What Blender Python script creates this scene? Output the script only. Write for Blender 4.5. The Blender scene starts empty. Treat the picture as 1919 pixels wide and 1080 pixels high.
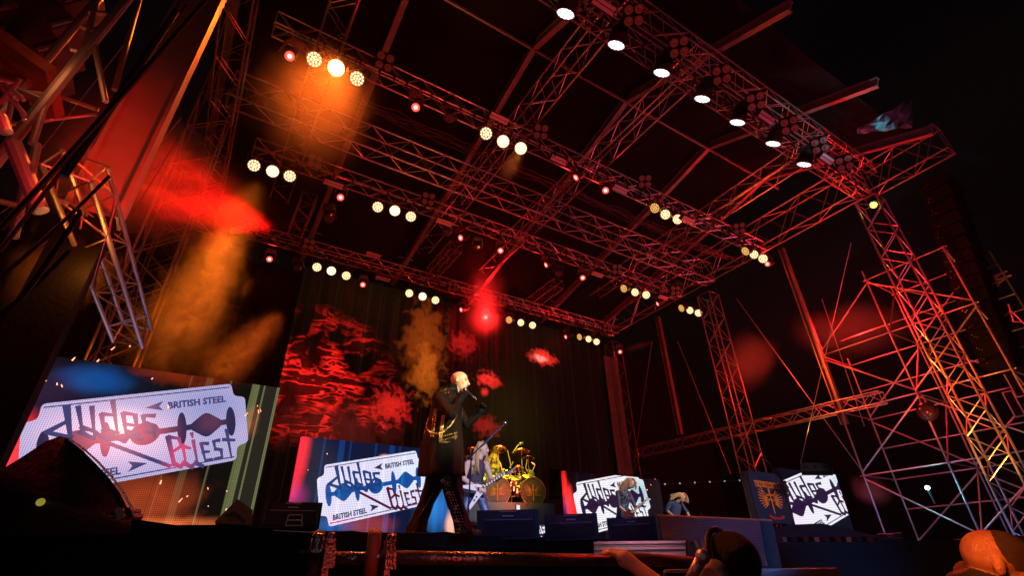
import bpy, bmesh, math, random
import numpy as np
from mathutils import Vector, Matrix, Quaternion
from mathutils.geometry import tessellate_polygon
random.seed(7); np.random.seed(7)
sc = bpy.context.scene
COL = sc.collection
PI = math.pi

# ------------------------------------------------------------------ camera
M = np.array([[0.84834358, -0.24635029, -0.46864134],
              [-0.52879635, -0.43808763, -0.72694818],
              [-0.02622208, 0.86451765, -0.50191796]])
FPX, CX, CY = 928.34, 959.5, 540.0
cam_d = bpy.data.cameras.new('camera'); cam = bpy.data.objects.new('camera', cam_d); COL.objects.link(cam)
cam_d.lens = FPX / 1919 * 36; cam_d.sensor_width = 36; cam_d.clip_start = .05; cam_d.clip_end = 800
cam.matrix_world = Matrix([list(M[0]) + [0], list(M[1]) + [0], list(M[2]) + [0], [0, 0, 0, 1]])
sc.camera = cam
# ------------------------------------------------------------------ night sky
w = bpy.data.worlds.new('World'); sc.world = w; w.use_nodes = True
nt = w.node_tree; bg = nt.nodes['Background']; sky = nt.nodes.new('ShaderNodeTexSky')
sky.sky_type = 'NISHITA'; sky.sun_disc = False; sky.sun_elevation = math.radians(-4); sky.sun_rotation = math.radians(200)
nt.links.new(sky.outputs[0], bg.inputs[0]); bg.inputs[1].default_value = 0.05
sun_d = bpy.data.lights.new('moon', 'SUN'); sun_d.energy = 0.004; sun_d.angle = math.radians(.5); sun_d.color = (.8, .9, 1)
sun = bpy.data.objects.new('moon', sun_d); sun.rotation_euler = (math.radians(50), 0, math.radians(160)); COL.objects.link(sun)
sc.view_settings.view_transform = 'Standard'; sc.view_settings.look = 'None'
sc.view_settings.exposure = 0; sc.view_settings.gamma = 1; sc.view_settings.use_curve_mapping = False
sc.cycles.use_denoising = True
sc.cycles.max_bounces = 5; sc.cycles.diffuse_bounces = 2; sc.cycles.glossy_bounces = 2; sc.cycles.volume_bounces = 0
sc.cycles.transparent_max_bounces = 6
sc.cycles.volume_step_rate = 1.0; sc.cycles.volume_max_steps = 96
sc.cycles.sample_clamp_indirect = 3; sc.cycles.caustics_reflective = False; sc.cycles.caustics_refractive = False
sc.cycles.use_light_tree = True

# ------------------------------------------------------------------ measuring helpers (metres; camera eye is the origin, ground at -1.6)
GZ, SZ = -1.6, 0.38
def ray(px, py):
    v = M @ np.array([px - CX, -(py - CY), -FPX]); return v / FPX
def at(px, py, x=None, y=None, z=None, dep=None):
    v = ray(px, py)
    if x is not None: t = x / v[0]
    elif y is not None: t = y / v[1]
    elif z is not None: t = z / v[2]
    else: t = dep
    return Vector(v * t)
class Frame:
    """upright plane through a standing point, facing the viewer: measure a figure on it"""
    def __init__(s, O):
        s.O = Vector(O); s.d = Vector((O[0], O[1], 0)).normalized(); s.r = Vector((s.d.y, -s.d.x, 0))
    def p(s, px, py, dep=0.0):
        v = Vector(ray(px, py)); t = (s.O.dot(s.d) + dep) / v.dot(s.d); return v * t
    def l(s, x, y, z):
        return s.O + s.r * x + s.d * y + Vector((0, 0, z))

# ------------------------------------------------------------------ materials
MATS = {}
def nn(nt, t, **k):
    n = nt.nodes.new(t)
    for a, b in k.items(): setattr(n, a, b)
    return n
def surf(name, col, rough=.5, metal=0., nscale=6., namt=.25, bump=.15, spec=.5, coat=0.):
    if name in MATS: return MATS[name]
    m = bpy.data.materials.new(name); m.use_nodes = True; nt = m.node_tree; b = nt.nodes['Principled BSDF']
    tc = nn(nt, 'ShaderNodeTexCoord'); nz = nn(nt, 'ShaderNodeTexNoise'); nz.inputs['Scale'].default_value = nscale; nz.inputs['Detail'].default_value = 5
    nt.links.new(tc.outputs['Object'], nz.inputs['Vector'])
    mx = nn(nt, 'ShaderNodeMix', data_type='RGBA'); mx.inputs[6].default_value = (*[c * (1 - namt) for c in col], 1); mx.inputs[7].default_value = (*[min(1, c * (1 + namt)) for c in col], 1)
    nt.links.new(nz.outputs[0], mx.inputs[0]); nt.links.new(mx.outputs[2], b.inputs['Base Color'])
    mr = nn(nt, 'ShaderNodeMapRange'); mr.inputs['To Min'].default_value = max(0, rough - .12); mr.inputs['To Max'].default_value = min(1, rough + .12)
    nt.links.new(nz.outputs[0], mr.inputs[0]); nt.links.new(mr.outputs[0], b.inputs['Roughness'])
    b.inputs['Metallic'].default_value = metal; b.inputs['Specular IOR Level'].default_value = spec; b.inputs['Coat Weight'].default_value = coat
    if bump:
        bp = nn(nt, 'ShaderNodeBump'); bp.inputs['Strength'].default_value = bump; bp.inputs['Distance'].default_value = .02
        nz2 = nn(nt, 'ShaderNodeTexNoise'); nz2.inputs['Scale'].default_value = nscale * 8; nt.links.new(tc.outputs['Object'], nz2.inputs['Vector'])
        nt.links.new(nz2.outputs[0], bp.inputs['Height']); nt.links.new(bp.outputs[0], b.inputs['Normal'])
    MATS[name] = m; return m
def glow(name, col, st, sample=False):
    if name in MATS: return MATS[name]
    m = bpy.data.materials.new(name); m.use_nodes = True; nt = m.node_tree; b = nt.nodes['Principled BSDF']
    b.inputs['Base Color'].default_value = (.02, .02, .02, 1); b.inputs['Emission Color'].default_value = (*col, 1); b.inputs['Emission Strength'].default_value = st
    m.cycles.emission_sampling = 'AUTO' if sample else 'NONE'
    MATS[name] = m; return m
def mth(nt, op, a, b=None):
    n = nn(nt, 'ShaderNodeMath', operation=op)
    for i, v in enumerate((a, b)):
        if v is None: continue
        if isinstance(v, (int, float)): n.inputs[i].default_value = v
        else: nt.links.new(v, n.inputs[i])
    return n.outputs[0]
def led(name, base, blobs, stripes=None, st=1.0, pitch=.012, sample=True, axis='XZ'):
    """LED picture: base colour + soft coloured patches in metres on the wall (x, z, rx, rz, rgb, noise scale, noise amount, kind)"""
    m = bpy.data.materials.new(name); m.use_nodes = True; nt = m.node_tree; b = nt.nodes['Principled BSDF']
    b.inputs['Base Color'].default_value = (.006, .006, .007, 1); b.inputs['Roughness'].default_value = .7; b.inputs['Specular IOR Level'].default_value = .08
    geo = nn(nt, 'ShaderNodeNewGeometry'); pos = geo.outputs['Position']
    sep = nn(nt, 'ShaderNodeSeparateXYZ'); nt.links.new(pos, sep.inputs[0])
    X, Z = sep.outputs[0], sep.outputs[2]
    acc = nn(nt, 'ShaderNodeRGB').outputs[0]; acc.default_value = (*base, 1)
    def add(col, fac):
        nonlocal acc
        v = nn(nt, 'ShaderNodeVectorMath', operation='SCALE'); v.inputs[0].default_value = col; nt.links.new(fac, v.inputs['Scale'])
        a = nn(nt, 'ShaderNodeVectorMath', operation='ADD'); nt.links.new(acc, a.inputs[0]); nt.links.new(v.outputs[0], a.inputs[1]); acc = a.outputs[0]
    if stripes:
        for (x0, per, wd, col, wob) in stripes:
            t = mth(nt, 'PINGPONG', mth(nt, 'SUBTRACT', X, x0), per / 2)
            f = mth(nt, 'LESS_THAN', t, wd / 2); add(col, f)
    for (x, z, rx, rz, col, ns, na, kind) in blobs:
        d = mth(nt, 'SQRT', mth(nt, 'ADD', mth(nt, 'POWER', mth(nt, 'DIVIDE', mth(nt, 'SUBTRACT', X, x), rx), 2), mth(nt, 'POWER', mth(nt, 'DIVIDE', mth(nt, 'SUBTRACT', Z, z), rz), 2)))
        if ns:
            nz = nn(nt, 'ShaderNodeTexNoise'); nz.inputs['Scale'].default_value = ns; nz.inputs['Detail'].default_value = 5; nz.inputs['Distortion'].default_value = 1.2 if kind == 'streak' else .4
            mp = nn(nt, 'ShaderNodeMapping'); nt.links.new(pos, mp.inputs[0])
            if kind == 'streak': mp.inputs['Rotation'].default_value = (0, math.radians(18), 0); mp.inputs['Scale'].default_value = (.33, 1, 1.6)
            mp.inputs['Location'].default_value = (x * 3.1, 0, z * 1.7)
            nt.links.new(mp.outputs[0], nz.inputs['Vector'])
            if kind == 'streak':
                r = mth(nt, 'ABSOLUTE', mth(nt, 'SUBTRACT', nz.outputs[0], .5))
                r = mth(nt, 'SUBTRACT', 1., mth(nt, 'MULTIPLY', r, 15.)); r = mth(nt, 'MAXIMUM', r, 0.); r = mth(nt, 'POWER', r, 1.6)
                nz3 = nn(nt, 'ShaderNodeTexNoise'); nz3.inputs['Scale'].default_value = ns * .5; nt.links.new(pos, nz3.inputs['Vector'])
                k = mth(nt, 'MAXIMUM', mth(nt, 'MULTIPLY', mth(nt, 'SUBTRACT', nz3.outputs[0], .45), 6.), 0.)
                r = mth(nt, 'ADD', mth(nt, 'MULTIPLY', r, k), mth(nt, 'MULTIPLY', k, .035))
                fall = nn(nt, 'ShaderNodeMapRange', interpolation_type='SMOOTHSTEP'); fall.inputs[1].default_value = 1; fall.inputs[2].default_value = .45; nt.links.new(d, fall.inputs[0])
                f = mth(nt, 'MULTIPLY', r, fall.outputs[0])
            else:
                d2 = mth(nt, 'ADD', d, mth(nt, 'MULTIPLY', mth(nt, 'SUBTRACT', nz.outputs[0], .5), na * 2.4))
                fall = nn(nt, 'ShaderNodeMapRange', interpolation_type='SMOOTHSTEP'); fall.inputs[1].default_value = 1; fall.inputs[2].default_value = .2; nt.links.new(d2, fall.inputs[0])
                f = fall.outputs[0]
                if kind == 'flame': f = mth(nt, 'MULTIPLY', f, mth(nt, 'MULTIPLY', nz.outputs[0], 1.8))
        else:
            fall = nn(nt, 'ShaderNodeMapRange', interpolation_type='SMOOTHSTEP'); fall.inputs[1].default_value = 1; fall.inputs[2].default_value = 0; nt.links.new(d, fall.inputs[0]); f = fall.outputs[0]
        add(col, f)
    # diode rows
    if pitch:
        px = mth(nt, 'PINGPONG', X, pitch / 2); pz = mth(nt, 'PINGPONG', Z, pitch / 2)
        g = mth(nt, 'MULTIPLY', mth(nt, 'ADD', .55, mth(nt, 'DIVIDE', px, pitch)), mth(nt, 'ADD', .7, mth(nt, 'DIVIDE', pz, pitch)))
        v = nn(nt, 'ShaderNodeVectorMath', operation='SCALE'); nt.links.new(acc, v.inputs[0]); nt.links.new(g, v.inputs['Scale']); acc = v.outputs[0]
    nt.links.new(acc, b.inputs['Emission Color']); b.inputs['Emission Strength'].default_value = st
    m.cycles.emission_sampling = 'AUTO' if sample else 'NONE'
    return m
def cone_smoke(m, nt, tc, pv, dens, ns, thr, stretch, cone):
    # plume widening from its nozzle (x = 0 end of the box) with torn edges
    sp = nn(nt, 'ShaderNodeSeparateXYZ'); nt.links.new(tc.outputs['Generated'], sp.inputs[0]); u = sp.outputs[0]
    y = mth(nt, 'MULTIPLY', mth(nt, 'SUBTRACT', sp.outputs[1], .5), 2.); z = mth(nt, 'MULTIPLY', mth(nt, 'SUBTRACT', sp.outputs[2], .5), 2.)
    rad = mth(nt, 'SQRT', mth(nt, 'ADD', mth(nt, 'MULTIPLY', y, y), mth(nt, 'MULTIPLY', z, z)))
    w_ = mth(nt, 'ADD', cone[0], mth(nt, 'MULTIPLY', mth(nt, 'POWER', mth(nt, 'MAXIMUM', u, 0.001), .6), cone[1]))
    mp2 = nn(nt, 'ShaderNodeMapping'); mp2.inputs['Scale'].default_value = stretch; nt.links.new(tc.outputs['Object'], mp2.inputs[0])
    n1 = nn(nt, 'ShaderNodeTexNoise'); n1.inputs['Scale'].default_value = ns; n1.inputs['Detail'].default_value = 6; n1.inputs['Roughness'].default_value = .62; n1.inputs['Distortion'].default_value = .9; nt.links.new(mp2.outputs[0], n1.inputs['Vector'])
    d = mth(nt, 'ADD', mth(nt, 'DIVIDE', rad, w_), mth(nt, 'MULTIPLY', mth(nt, 'SUBTRACT', n1.outputs[0], .5), 2.6))
    f = nn(nt, 'ShaderNodeMapRange', interpolation_type='SMOOTHSTEP'); f.inputs[1].default_value = 1.15; f.inputs[2].default_value = -.15; nt.links.new(d, f.inputs[0])
    e = nn(nt, 'ShaderNodeMapRange', interpolation_type='SMOOTHSTEP'); e.inputs[1].default_value = 1.; e.inputs[2].default_value = .5; nt.links.new(u, e.inputs[0])
    g = nn(nt, 'ShaderNodeMapRange', interpolation_type='SMOOTHSTEP'); g.inputs[1].default_value = 1.; g.inputs[2].default_value = .75; nt.links.new(rad, g.inputs[0])
    h = nn(nt, 'ShaderNodeMapRange', interpolation_type='SMOOTHSTEP'); h.inputs[1].default_value = 0.; h.inputs[2].default_value = .14; nt.links.new(u, h.inputs[0])
    k = mth(nt, 'MULTIPLY', mth(nt, 'MULTIPLY', f.outputs[0], e.outputs[0]), mth(nt, 'MULTIPLY', g.outputs[0], h.outputs[0]))
    nt.links.new(mth(nt, 'MULTIPLY', mth(nt, 'MULTIPLY', k, mth(nt, 'MAXIMUM', mth(nt, 'MULTIPLY', mth(nt, 'SUBTRACT', n1.outputs[0], thr), 4.), .06)), dens), pv.inputs['Density'])
    return m
def smoke_mat(name, dens, ns=3., thr=.45, aniso=.25, stretch=(1, 1, 1), soft=.35, col=(.85, .85, .85), cone=None):
    m = bpy.data.materials.new(name); m.use_nodes = True; nt = m.node_tree; nt.nodes.clear()
    out = nn(nt, 'ShaderNodeOutputMaterial'); pv = nn(nt, 'ShaderNodeVolumePrincipled'); nt.links.new(pv.outputs[0], out.inputs['Volume'])
    pv.inputs['Color'].default_value = (*col, 1); pv.inputs['Anisotropy'].default_value = aniso
    tc = nn(nt, 'ShaderNodeTexCoord')
    if cone: return cone_smoke(m, nt, tc, pv, dens, ns, thr, stretch, cone)
    mp = nn(nt, 'ShaderNodeMapping'); mp.inputs['Location'].default_value = (-.5, -.5, -.5); nt.links.new(tc.outputs['Generated'], mp.inputs[0])
    ln = nn(nt, 'ShaderNodeVectorMath', operation='LENGTH'); nt.links.new(mp.outputs[0], ln.inputs[0])
    d = mth(nt, 'MULTIPLY', ln.outputs['Value'], 2.)
    nz = nn(nt, 'ShaderNodeTexNoise'); nz.inputs['Scale'].default_value = ns; nz.inputs['Detail'].default_value = 5; nz.inputs['Roughness'].default_value = .6; nz.inputs['Distortion'].default_value = .6
    mp2 = nn(nt, 'ShaderNodeMapping'); mp2.inputs['Scale'].default_value = stretch; nt.links.new(tc.outputs['Object'], mp2.inputs[0]); nt.links.new(mp2.outputs[0], nz.inputs['Vector'])
    fall = nn(nt, 'ShaderNodeMapRange', interpolation_type='SMOOTHSTEP'); fall.inputs[1].default_value = 1.; fall.inputs[2].default_value = .15; nt.links.new(d, fall.inputs[0])
    s = mth(nt, 'SUBTRACT', mth(nt, 'ADD', nz.outputs[0], mth(nt, 'MULTIPLY', fall.outputs[0], soft)), thr + soft * .5)
    s = mth(nt, 'MAXIMUM', mth(nt, 'MULTIPLY', s, 4.), 0.)
    s = mth(nt, 'MULTIPLY', s, fall.outputs[0])
    nt.links.new(mth(nt, 'MULTIPLY', s, dens), pv.inputs['Density'])
    return m

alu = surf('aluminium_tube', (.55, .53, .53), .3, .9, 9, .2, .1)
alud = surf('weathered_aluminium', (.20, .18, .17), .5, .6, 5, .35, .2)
steel = surf('galvanised_steel', (.42, .42, .44), .42, .8, 14, .3, .2)
black = surf('black_paint', (.018, .018, .02), .5, 0, 8, .3, .2)
blackm = surf('black_metal', (.03, .03, .032), .4, .3, 8, .3, .1)
cloth = surf('black_cloth', (.005, .0045, .005), .95, 0, 4, .4, .3, .1)
fabric = surf('roof_fabric', (.0035, .003, .003), .85, 0, .5, .9, .3, .1)
grille = surf('speaker_grille', (.07, .075, .085), .45, .4, 60, .5, .5)
floorm = surf('stage_ply', (.02, .02, .022), .55, 0, 3, .4, .1)
groundm = surf('ground_asphalt', (.045, .043, .042), .9, 0, 2, .4, .4)
skin = surf('skin', (.55, .33, .24), .5, 0, 30, .08, .08)
skinr = surf('ruddy_skin', (.5, .25, .17), .42, 0, 30, .12, .1)
leather = surf('black_leather', (.0022, .0022, .0026), .42, 0, 16, .3, .7, .16)
bleather = surf('blue_leather', (.03, .07, .22), .28, 0, 16, .3, .3, .7)
denim = surf('denim', (.03, .06, .16), .8, 0, 40, .3, .3)
gold = surf('gold_metal', (.85, .62, .25), .28, 1, 20, .15, .0)
chrome = surf('chrome', (.7, .7, .72), .2, 1, 20, .1, .0)
blonde = surf('blonde_hair', (.62, .42, .2), .5, 0, 40, .3, .5)
gingerh = surf('ginger_hair', (.5, .25, .1), .5, 0, 40, .3, .5)
darkh = surf('dark_hair', (.005, .004, .004), .6, 0, 26, .6, 1.2, .3)
wood = surf('rust_red_paint', (.2, .05, .03), .6, .1, 9, .4, .2)
caseg = surf('grey_case', (.38, .36, .38), .45, .6, 9, .2, .1)
brass = surf('cymbal_brass', (.75, .55, .16), .25, 1, 20, .2, .05)
white = surf('white_lacquer', (.75, .75, .75), .25, 0, 9, .05, 0)

# ------------------------------------------------------------------ objects
def obj(name, mesh, parent=None, mat=None, loc=None, **tags):
    o = bpy.data.objects.new(name, mesh); COL.objects.link(o)
    if parent is not None:
        o.parent = parent
    if mat is not None and len(mesh.materials) == 0: mesh.materials.append(mat)
    if loc is not None: o.location = loc
    for k, v in tags.items(): o[k] = v
    return o
def winv(t): return t.matrix_basis.inverted()
def thing(name, label, cat, loc=(0, 0, 0), group=None, rot=None):
    o = bpy.data.objects.new(name, None); COL.objects.link(o); o.location = loc; o.empty_display_size = .1
    if rot is not None: o.rotation_mode = 'QUATERNION'; o.rotation_quaternion = rot
    o['label'] = label; o['category'] = cat
    if group: o['group'] = group
    return o
def copy_tree(src, label, loc, rot=None, group=None):
    r = src.copy(); COL.objects.link(r); r.location = loc; r['label'] = label
    if rot is not None: r.rotation_mode = 'QUATERNION'; r.rotation_quaternion = rot
    if group: r['group'] = group
    for ch in src.children:
        c = ch.copy(); COL.objects.link(c); c.parent = r
        for g in ch.children:
            d = g.copy(); COL.objects.link(d); d.parent = c
    return r
class MB:
    def __init__(s): s.v = []; s.f = []
    def add(s, vs, fs):
        n = len(s.v); s.v += [tuple(v) for v in vs]; s.f += [tuple(i + n for i in f) for f in fs]; return s
    def box(s, c, d, R=None, bev=0):
        x, y, z = [k / 2 for k in d]; vs = [Vector((a, b, e)) for a in (-x, x) for b in (-y, y) for e in (-z, z)]
        if R is not None: vs = [R @ v for v in vs]
        return s.add([v + Vector(c) for v in vs], [(0, 1, 3, 2), (4, 6, 7, 5), (0, 4, 5, 1), (2, 3, 7, 6), (0, 2, 6, 4), (1, 5, 7, 3)])
    def tube(s, a, b, r, r2=None, n=8, caps=True):
        a = Vector(a); b = Vector(b); r2 = r if r2 is None else r2; d = (b - a)
        if d.length < 1e-6: return s
        q = d.to_track_quat('Z', 'Y'); vs = []
        for p, rr in ((a, r), (b, r2)):
            for i in range(n): t = 2 * PI * i / n; vs.append(p + q @ Vector((rr * math.cos(t), rr * math.sin(t), 0)))
        fs = [(i, (i + 1) % n, n + (i + 1) % n, n + i) for i in range(n)]
        if caps: fs += [tuple(range(n - 1, -1, -1)), tuple(range(n, 2 * n))]
        return s.add(vs, fs)
    def path(s, pts, r, n=6):
        for a, b in zip(pts[:-1], pts[1:]): s.tube(a, b, r, n=n)
        return s
    def lathe(s, prof, n=16, R=None, o=(0, 0, 0)):
        vs = []; o = Vector(o)
        for (r, z) in prof:
            for i in range(n):
                t = 2 * PI * i / n; v = Vector((r * math.cos(t), r * math.sin(t), z)); vs.append((R @ v if R is not None else v) + o)
        fs = [(k * n + i, k * n + (i + 1) % n, (k + 1) * n + (i + 1) % n, (k + 1) * n + i) for k in range(len(prof) - 1) for i in range(n)]
        return s.add(vs, fs)
    def ball(s, c, r, n=8, m=6, sc3=(1, 1, 1), R=None):
        prof = [(max(1e-4, math.sin(PI * k / m)) * r, -math.cos(PI * k / m) * r) for k in range(m + 1)]
        t = MB().lathe(prof, n); vs = [Vector(v) for v in t.v]; vs = [Vector((v.x * sc3[0], v.y * sc3[1], v.z * sc3[2])) for v in vs]
        if R is not None: vs = [R @ v for v in vs]
        return s.add([v + Vector(c) for v in vs], t.f)
    def prism(s, pts, ext):
        """closed outline (3D points) pushed along ext"""
        n = len(pts); ext = Vector(ext); pts = [Vector(p) for p in pts]
        tri = tessellate_polygon([pts]); base = len(s.v)
        s.v += [tuple(p) for p in pts] + [tuple(p + ext) for p in pts]
        for t in tri: s.f.append(tuple(base + i for i in t)); s.f.append(tuple(base + n + i for i in reversed(t)))
        for i in range(n): j = (i + 1) % n; s.f.append((base + i, base + j, base + n + j, base + n + i))
        return s
    def mesh(s, name, mat=None, smooth=False, inv=None):
        me = bpy.data.meshes.new(name); v = s.v
        if inv is not None: v = [tuple(inv @ Vector(p)) for p in v]
        me.from_pydata(v, [], s.f); me.update()
        bm = bmesh.new(); bm.from_mesh(me); bmesh.ops.recalc_face_normals(bm, faces=bm.faces); bm.to_mesh(me); bm.free()
        if mat: me.materials.append(mat)
        if smooth: me.shade_smooth()
        return me
    def go(s, name, parent=None, mat=None, smooth=False, **tags):
        inv = winv(parent) if parent is not None else None
        return obj(name, s.mesh(name, mat, smooth, inv), parent, **tags)
    def loc(s, name, parent, mat, smooth=False, **tags):      # already in the parent's own space
        return obj(name, s.mesh(name, mat, smooth), parent, **tags)
def child_go(mb, name, part, thing_, mat, smooth=False):
    """sub-part given in world space (the part itself has an identity transform under the thing)"""
    return obj(name, mb.mesh(name, mat, smooth, winv(thing_)), part)

UNIT = {}
def unit(mat, n=6):
    k = (mat.name, n)
    if k not in UNIT: UNIT[k] = MB().tube((0, 0, 0), (0, 0, 1), 1, n=n).mesh('tube_' + mat.name, mat, smooth=False)
    return UNIT[k]
def rod(name, a, b, r, mat, parent=None, n=6, **tags):
    a = Vector(a); b = Vector(b); d = b - a
    if parent is not None: a = a - parent.location
    o = bpy.data.objects.new(name, unit(mat, n)); COL.objects.link(o); o.parent = parent
    o.matrix_basis = Matrix.LocRotScale(a, d.to_track_quat('Z', 'Y'), Vector((r, r, d.length)))
    for k, v in tags.items(): o[k] = v
    return o
def truss(label, p0, p1, side, up, wd, ht, bay, r=.025, rb=.012, mat=None, group=None, cat='truss', name='box_truss', faces=(0, 1, 2, 3), verts=False):
    """p0-p1 run along the first chord; side/up unit vectors place the other three"""
    mat = mat or alu; p0 = Vector(p0); p1 = Vector(p1); s = Vector(side).normalized() * wd; u = Vector(up).normalized() * ht
    t = thing(name, label, cat, p0, group)
    cs = [Vector((0, 0, 0)), s, s + u, u]; r *= .82; rb *= .78
    for c in cs: rod('chord', p0 + c, p1 + c, r, mat, t, 8)
    d = p1 - p0; n = max(2, round(d.length / bay)); st = d / n
    for fi in faces:
        a, b = cs[fi], cs[(fi + 1) % 4]
        for k in range(n):
            q0, q1 = p0 + st * k, p0 + st * (k + 1)
            if (k + fi) % 2: rod('brace', q0 + a, q1 + b, rb, mat, t, 5)
            else: rod('brace', q0 + b, q1 + a, rb, mat, t, 5)
            if verts or k == 0: rod('brace', q0 + a, q0 + b, rb, mat, t, 5)
        rod('brace', p1 + a, p1 + b, rb, mat, t, 5)
    return t
def lamp(name, kind, loc, col, power, tgt=None, size=.15, spot=60, blend=.5):
    d = bpy.data.lights.new(name, kind); d.energy = power; d.color = col; d.shadow_soft_size = size
    if kind == 'SPOT': d.spot_size = math.radians(spot); d.spot_blend = blend
    o = bpy.data.objects.new(name, d); COL.objects.link(o); o.location = loc
    if tgt is not None: o.rotation_euler = (Vector(tgt) - Vector(loc)).to_track_quat('-Z', 'Y').to_euler()
    return o

# ================================================================== SETTING
g = MB().box((0, 0, GZ - .1), (500, 500, .2)).go('ground', None, groundm, kind='structure')
st_ = MB()
edge = [(-12, 4.9), (.6, 5.0), (1.3, 5.05), (2.4, 5.08), (3.8, 5.5), (17, 6.0), (17, 20), (-12, 20)]
MB().prism([(x, y, SZ - .12) for x, y in edge], (0, 0, .12)).go('stage_floor', None, floorm, kind='structure')
fas = MB()
for (a, b) in zip(edge[:5], edge[1:6]):
    n = 30 if b[0] - a[0] > 5 else 6
    for k in range(n):
        for q in (0, 1): pass
        t0, t1 = k / n, (k + 1) / n
        P0 = Vector((a[0] + (b[0] - a[0]) * t0, a[1] + (b[1] - a[1]) * t0 + .03 * math.sin(k * 1.7), 0)); P1 = Vector((a[0] + (b[0] - a[0]) * t1, a[1] + (b[1] - a[1]) * t1 + .03 * math.sin((k + 1) * 1.7), 0))
        fas.add([P0 + Vector((0, .012, GZ)), P1 + Vector((0, .012, GZ)), P1 + Vector((0, -.02, SZ - .13)), P0 + Vector((0, -.02, SZ - .13))], [(0, 1, 2, 3)])
t = thing('stage_skirt', 'black cloth skirt hanging along the front edge of the stage', 'stage skirt', (0, 4.9, GZ))
fas.go('cloth', t, cloth)

# roof frame --------------------------------------------------------
prof = [(2.0, 10.95), (6.9, 13.0), (9.2, 12.45), (17.6, 10.7)]
RX = [-1.8, 1.8, 5.43, 8.99, 12.9, 16.1]
RL = ['roof rafter at the far left over the orange lamp', 'roof rafter passing behind the second group of amber lamps', 'bent roof rafter nearest the first white wash light',
      'bent roof rafter whose end sticks out highest against the night sky', 'bent roof rafter whose end sticks out second along the front', 'outermost roof rafter ending above the tower corner truss']
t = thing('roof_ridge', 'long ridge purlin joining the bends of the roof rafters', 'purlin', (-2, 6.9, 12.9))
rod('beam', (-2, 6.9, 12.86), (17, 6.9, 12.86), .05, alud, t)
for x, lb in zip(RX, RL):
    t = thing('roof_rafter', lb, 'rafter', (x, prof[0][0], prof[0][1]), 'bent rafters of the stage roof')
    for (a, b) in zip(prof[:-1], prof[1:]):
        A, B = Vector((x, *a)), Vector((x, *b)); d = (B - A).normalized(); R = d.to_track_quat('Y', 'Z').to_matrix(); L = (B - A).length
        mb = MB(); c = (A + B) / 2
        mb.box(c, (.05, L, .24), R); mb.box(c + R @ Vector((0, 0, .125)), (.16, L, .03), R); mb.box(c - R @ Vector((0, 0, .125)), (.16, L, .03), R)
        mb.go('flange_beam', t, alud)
t = thing('roof_cover', 'dark fabric roof stretched between the rafters over the stage', 'roof', (7, 8, 12))
for i, (xa, xb) in enumerate(zip(RX[:-1], RX[1:])):
    mb = MB(); ny, nx = 26, 8; vs = []; pts = [prof[0], prof[1], prof[2], prof[3]]
    Ls = [0]; [Ls.append(Ls[-1] + math.dist(a, b)) for a, b in zip(pts[:-1], pts[1:])]
    for j in range(ny + 1):
        s = Ls[-1] * j / ny; k = max(q for q in range(3) if Ls[q] <= s + 1e-9); f = (s - Ls[k]) / (Ls[k + 1] - Ls[k])
        y = pts[k][0] + (pts[k + 1][0] - pts[k][0]) * f; z = pts[k][1] + (pts[k + 1][1] - pts[k][1]) * f
        for q in range(nx + 1):
            u = q / nx; sag = .22 * math.sin(PI * u) + .03 * math.sin(9 * u + j * .9 + i) * math.sin(PI * u)
            vs.append((xa + (xb - xa) * u, y, z + .16 - sag))
    fs = [(j * (nx + 1) + q, j * (nx + 1) + q + 1, (j + 1) * (nx + 1) + q + 1, (j + 1) * (nx + 1) + q) for j in range(1, ny) for q in range(nx)]
    mb.add(vs, fs).go('fabric_panel', t, fabric, True)

# wall posts at the far side -----------------------------------------
for (y, z0, z1, lb) in ((14.3, 5.0, 10.6, 'rear wall post of the far stage side, bending in at its foot'), (7.8, 3.9, 10.7, 'red lit wall post between the truss tower and the far scaffold')):
    t = thing('wall_post', lb, 'post', (17.6, y, z0), 'wall posts of the far stage side')
    w_ = .085
    mb = MB(); mb.box((17.6, y, (z0 + z1) / 2), (.05, w_ * 2, z1 - z0)); mb.box((17.54, y - w_, (z0 + z1) / 2), (.16, .03, z1 - z0)); mb.box((17.54, y + w_, (z0 + z1) / 2), (.16, .03, z1 - z0)); mb.go('profile', t, alud)

# trusses ------------------------------------------------------------
XL, XR = -2.4, 16.7
G1 = 'lighting trusses across the stage'
truss('front lighting truss carrying the row of white wash lights', (XL, 4.2, 10.4), (XR, 4.2, 10.4), (0, 1, 0), (0, 0, 1), .38, .4, .42, group=G1)
truss('upper front truss carrying the rows of four-lamp blinders', (XL, 3.78, 11.05), (XR, 3.78, 11.05), (0, 1, 0), (0, 0, 1), .4, .42, .52, group=G1)
truss('second lighting truss, carrying amber lamps and a single burning orange lamp', (-.75, 7.9, 10.4), (16.6, 7.9, 10.4), (0, 1, 0), (0, 0, 1), .38, .38, .42, group=G1)
truss('deep load bearing truss in the middle of the roof grid', (-1.4, 10.41, 10.4), (16.8, 10.41, 10.4), (0, 1, 0), (0, 0, 1), .46, .88, .58, r=.03, rb=.016, group=G1)
truss('third lighting truss, behind the deep middle truss', (-.6, 12.0, 10.4), (16.6, 12.0, 10.4), (0, 1, 0), (0, 0, 1), .38, .38, .42, group=G1)
truss('rear lighting truss hanging above the video curtain', (-.7, 16.27, 10.4), (16.8, 16.27, 10.4), (0, 1, 0), (0, 0, 1), .38, .38, .42, group=G1)
t = thing('curtain_rail', 'thin rail running just above the rear lighting truss', 'rail', (-.7, 16.2, 11.1)); rod('pipe', (-.7, 16.2, 11.12), (16.8, 16.2, 11.12), .03, alud, t)
G2 = 'roof trusses running front to back'
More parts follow.
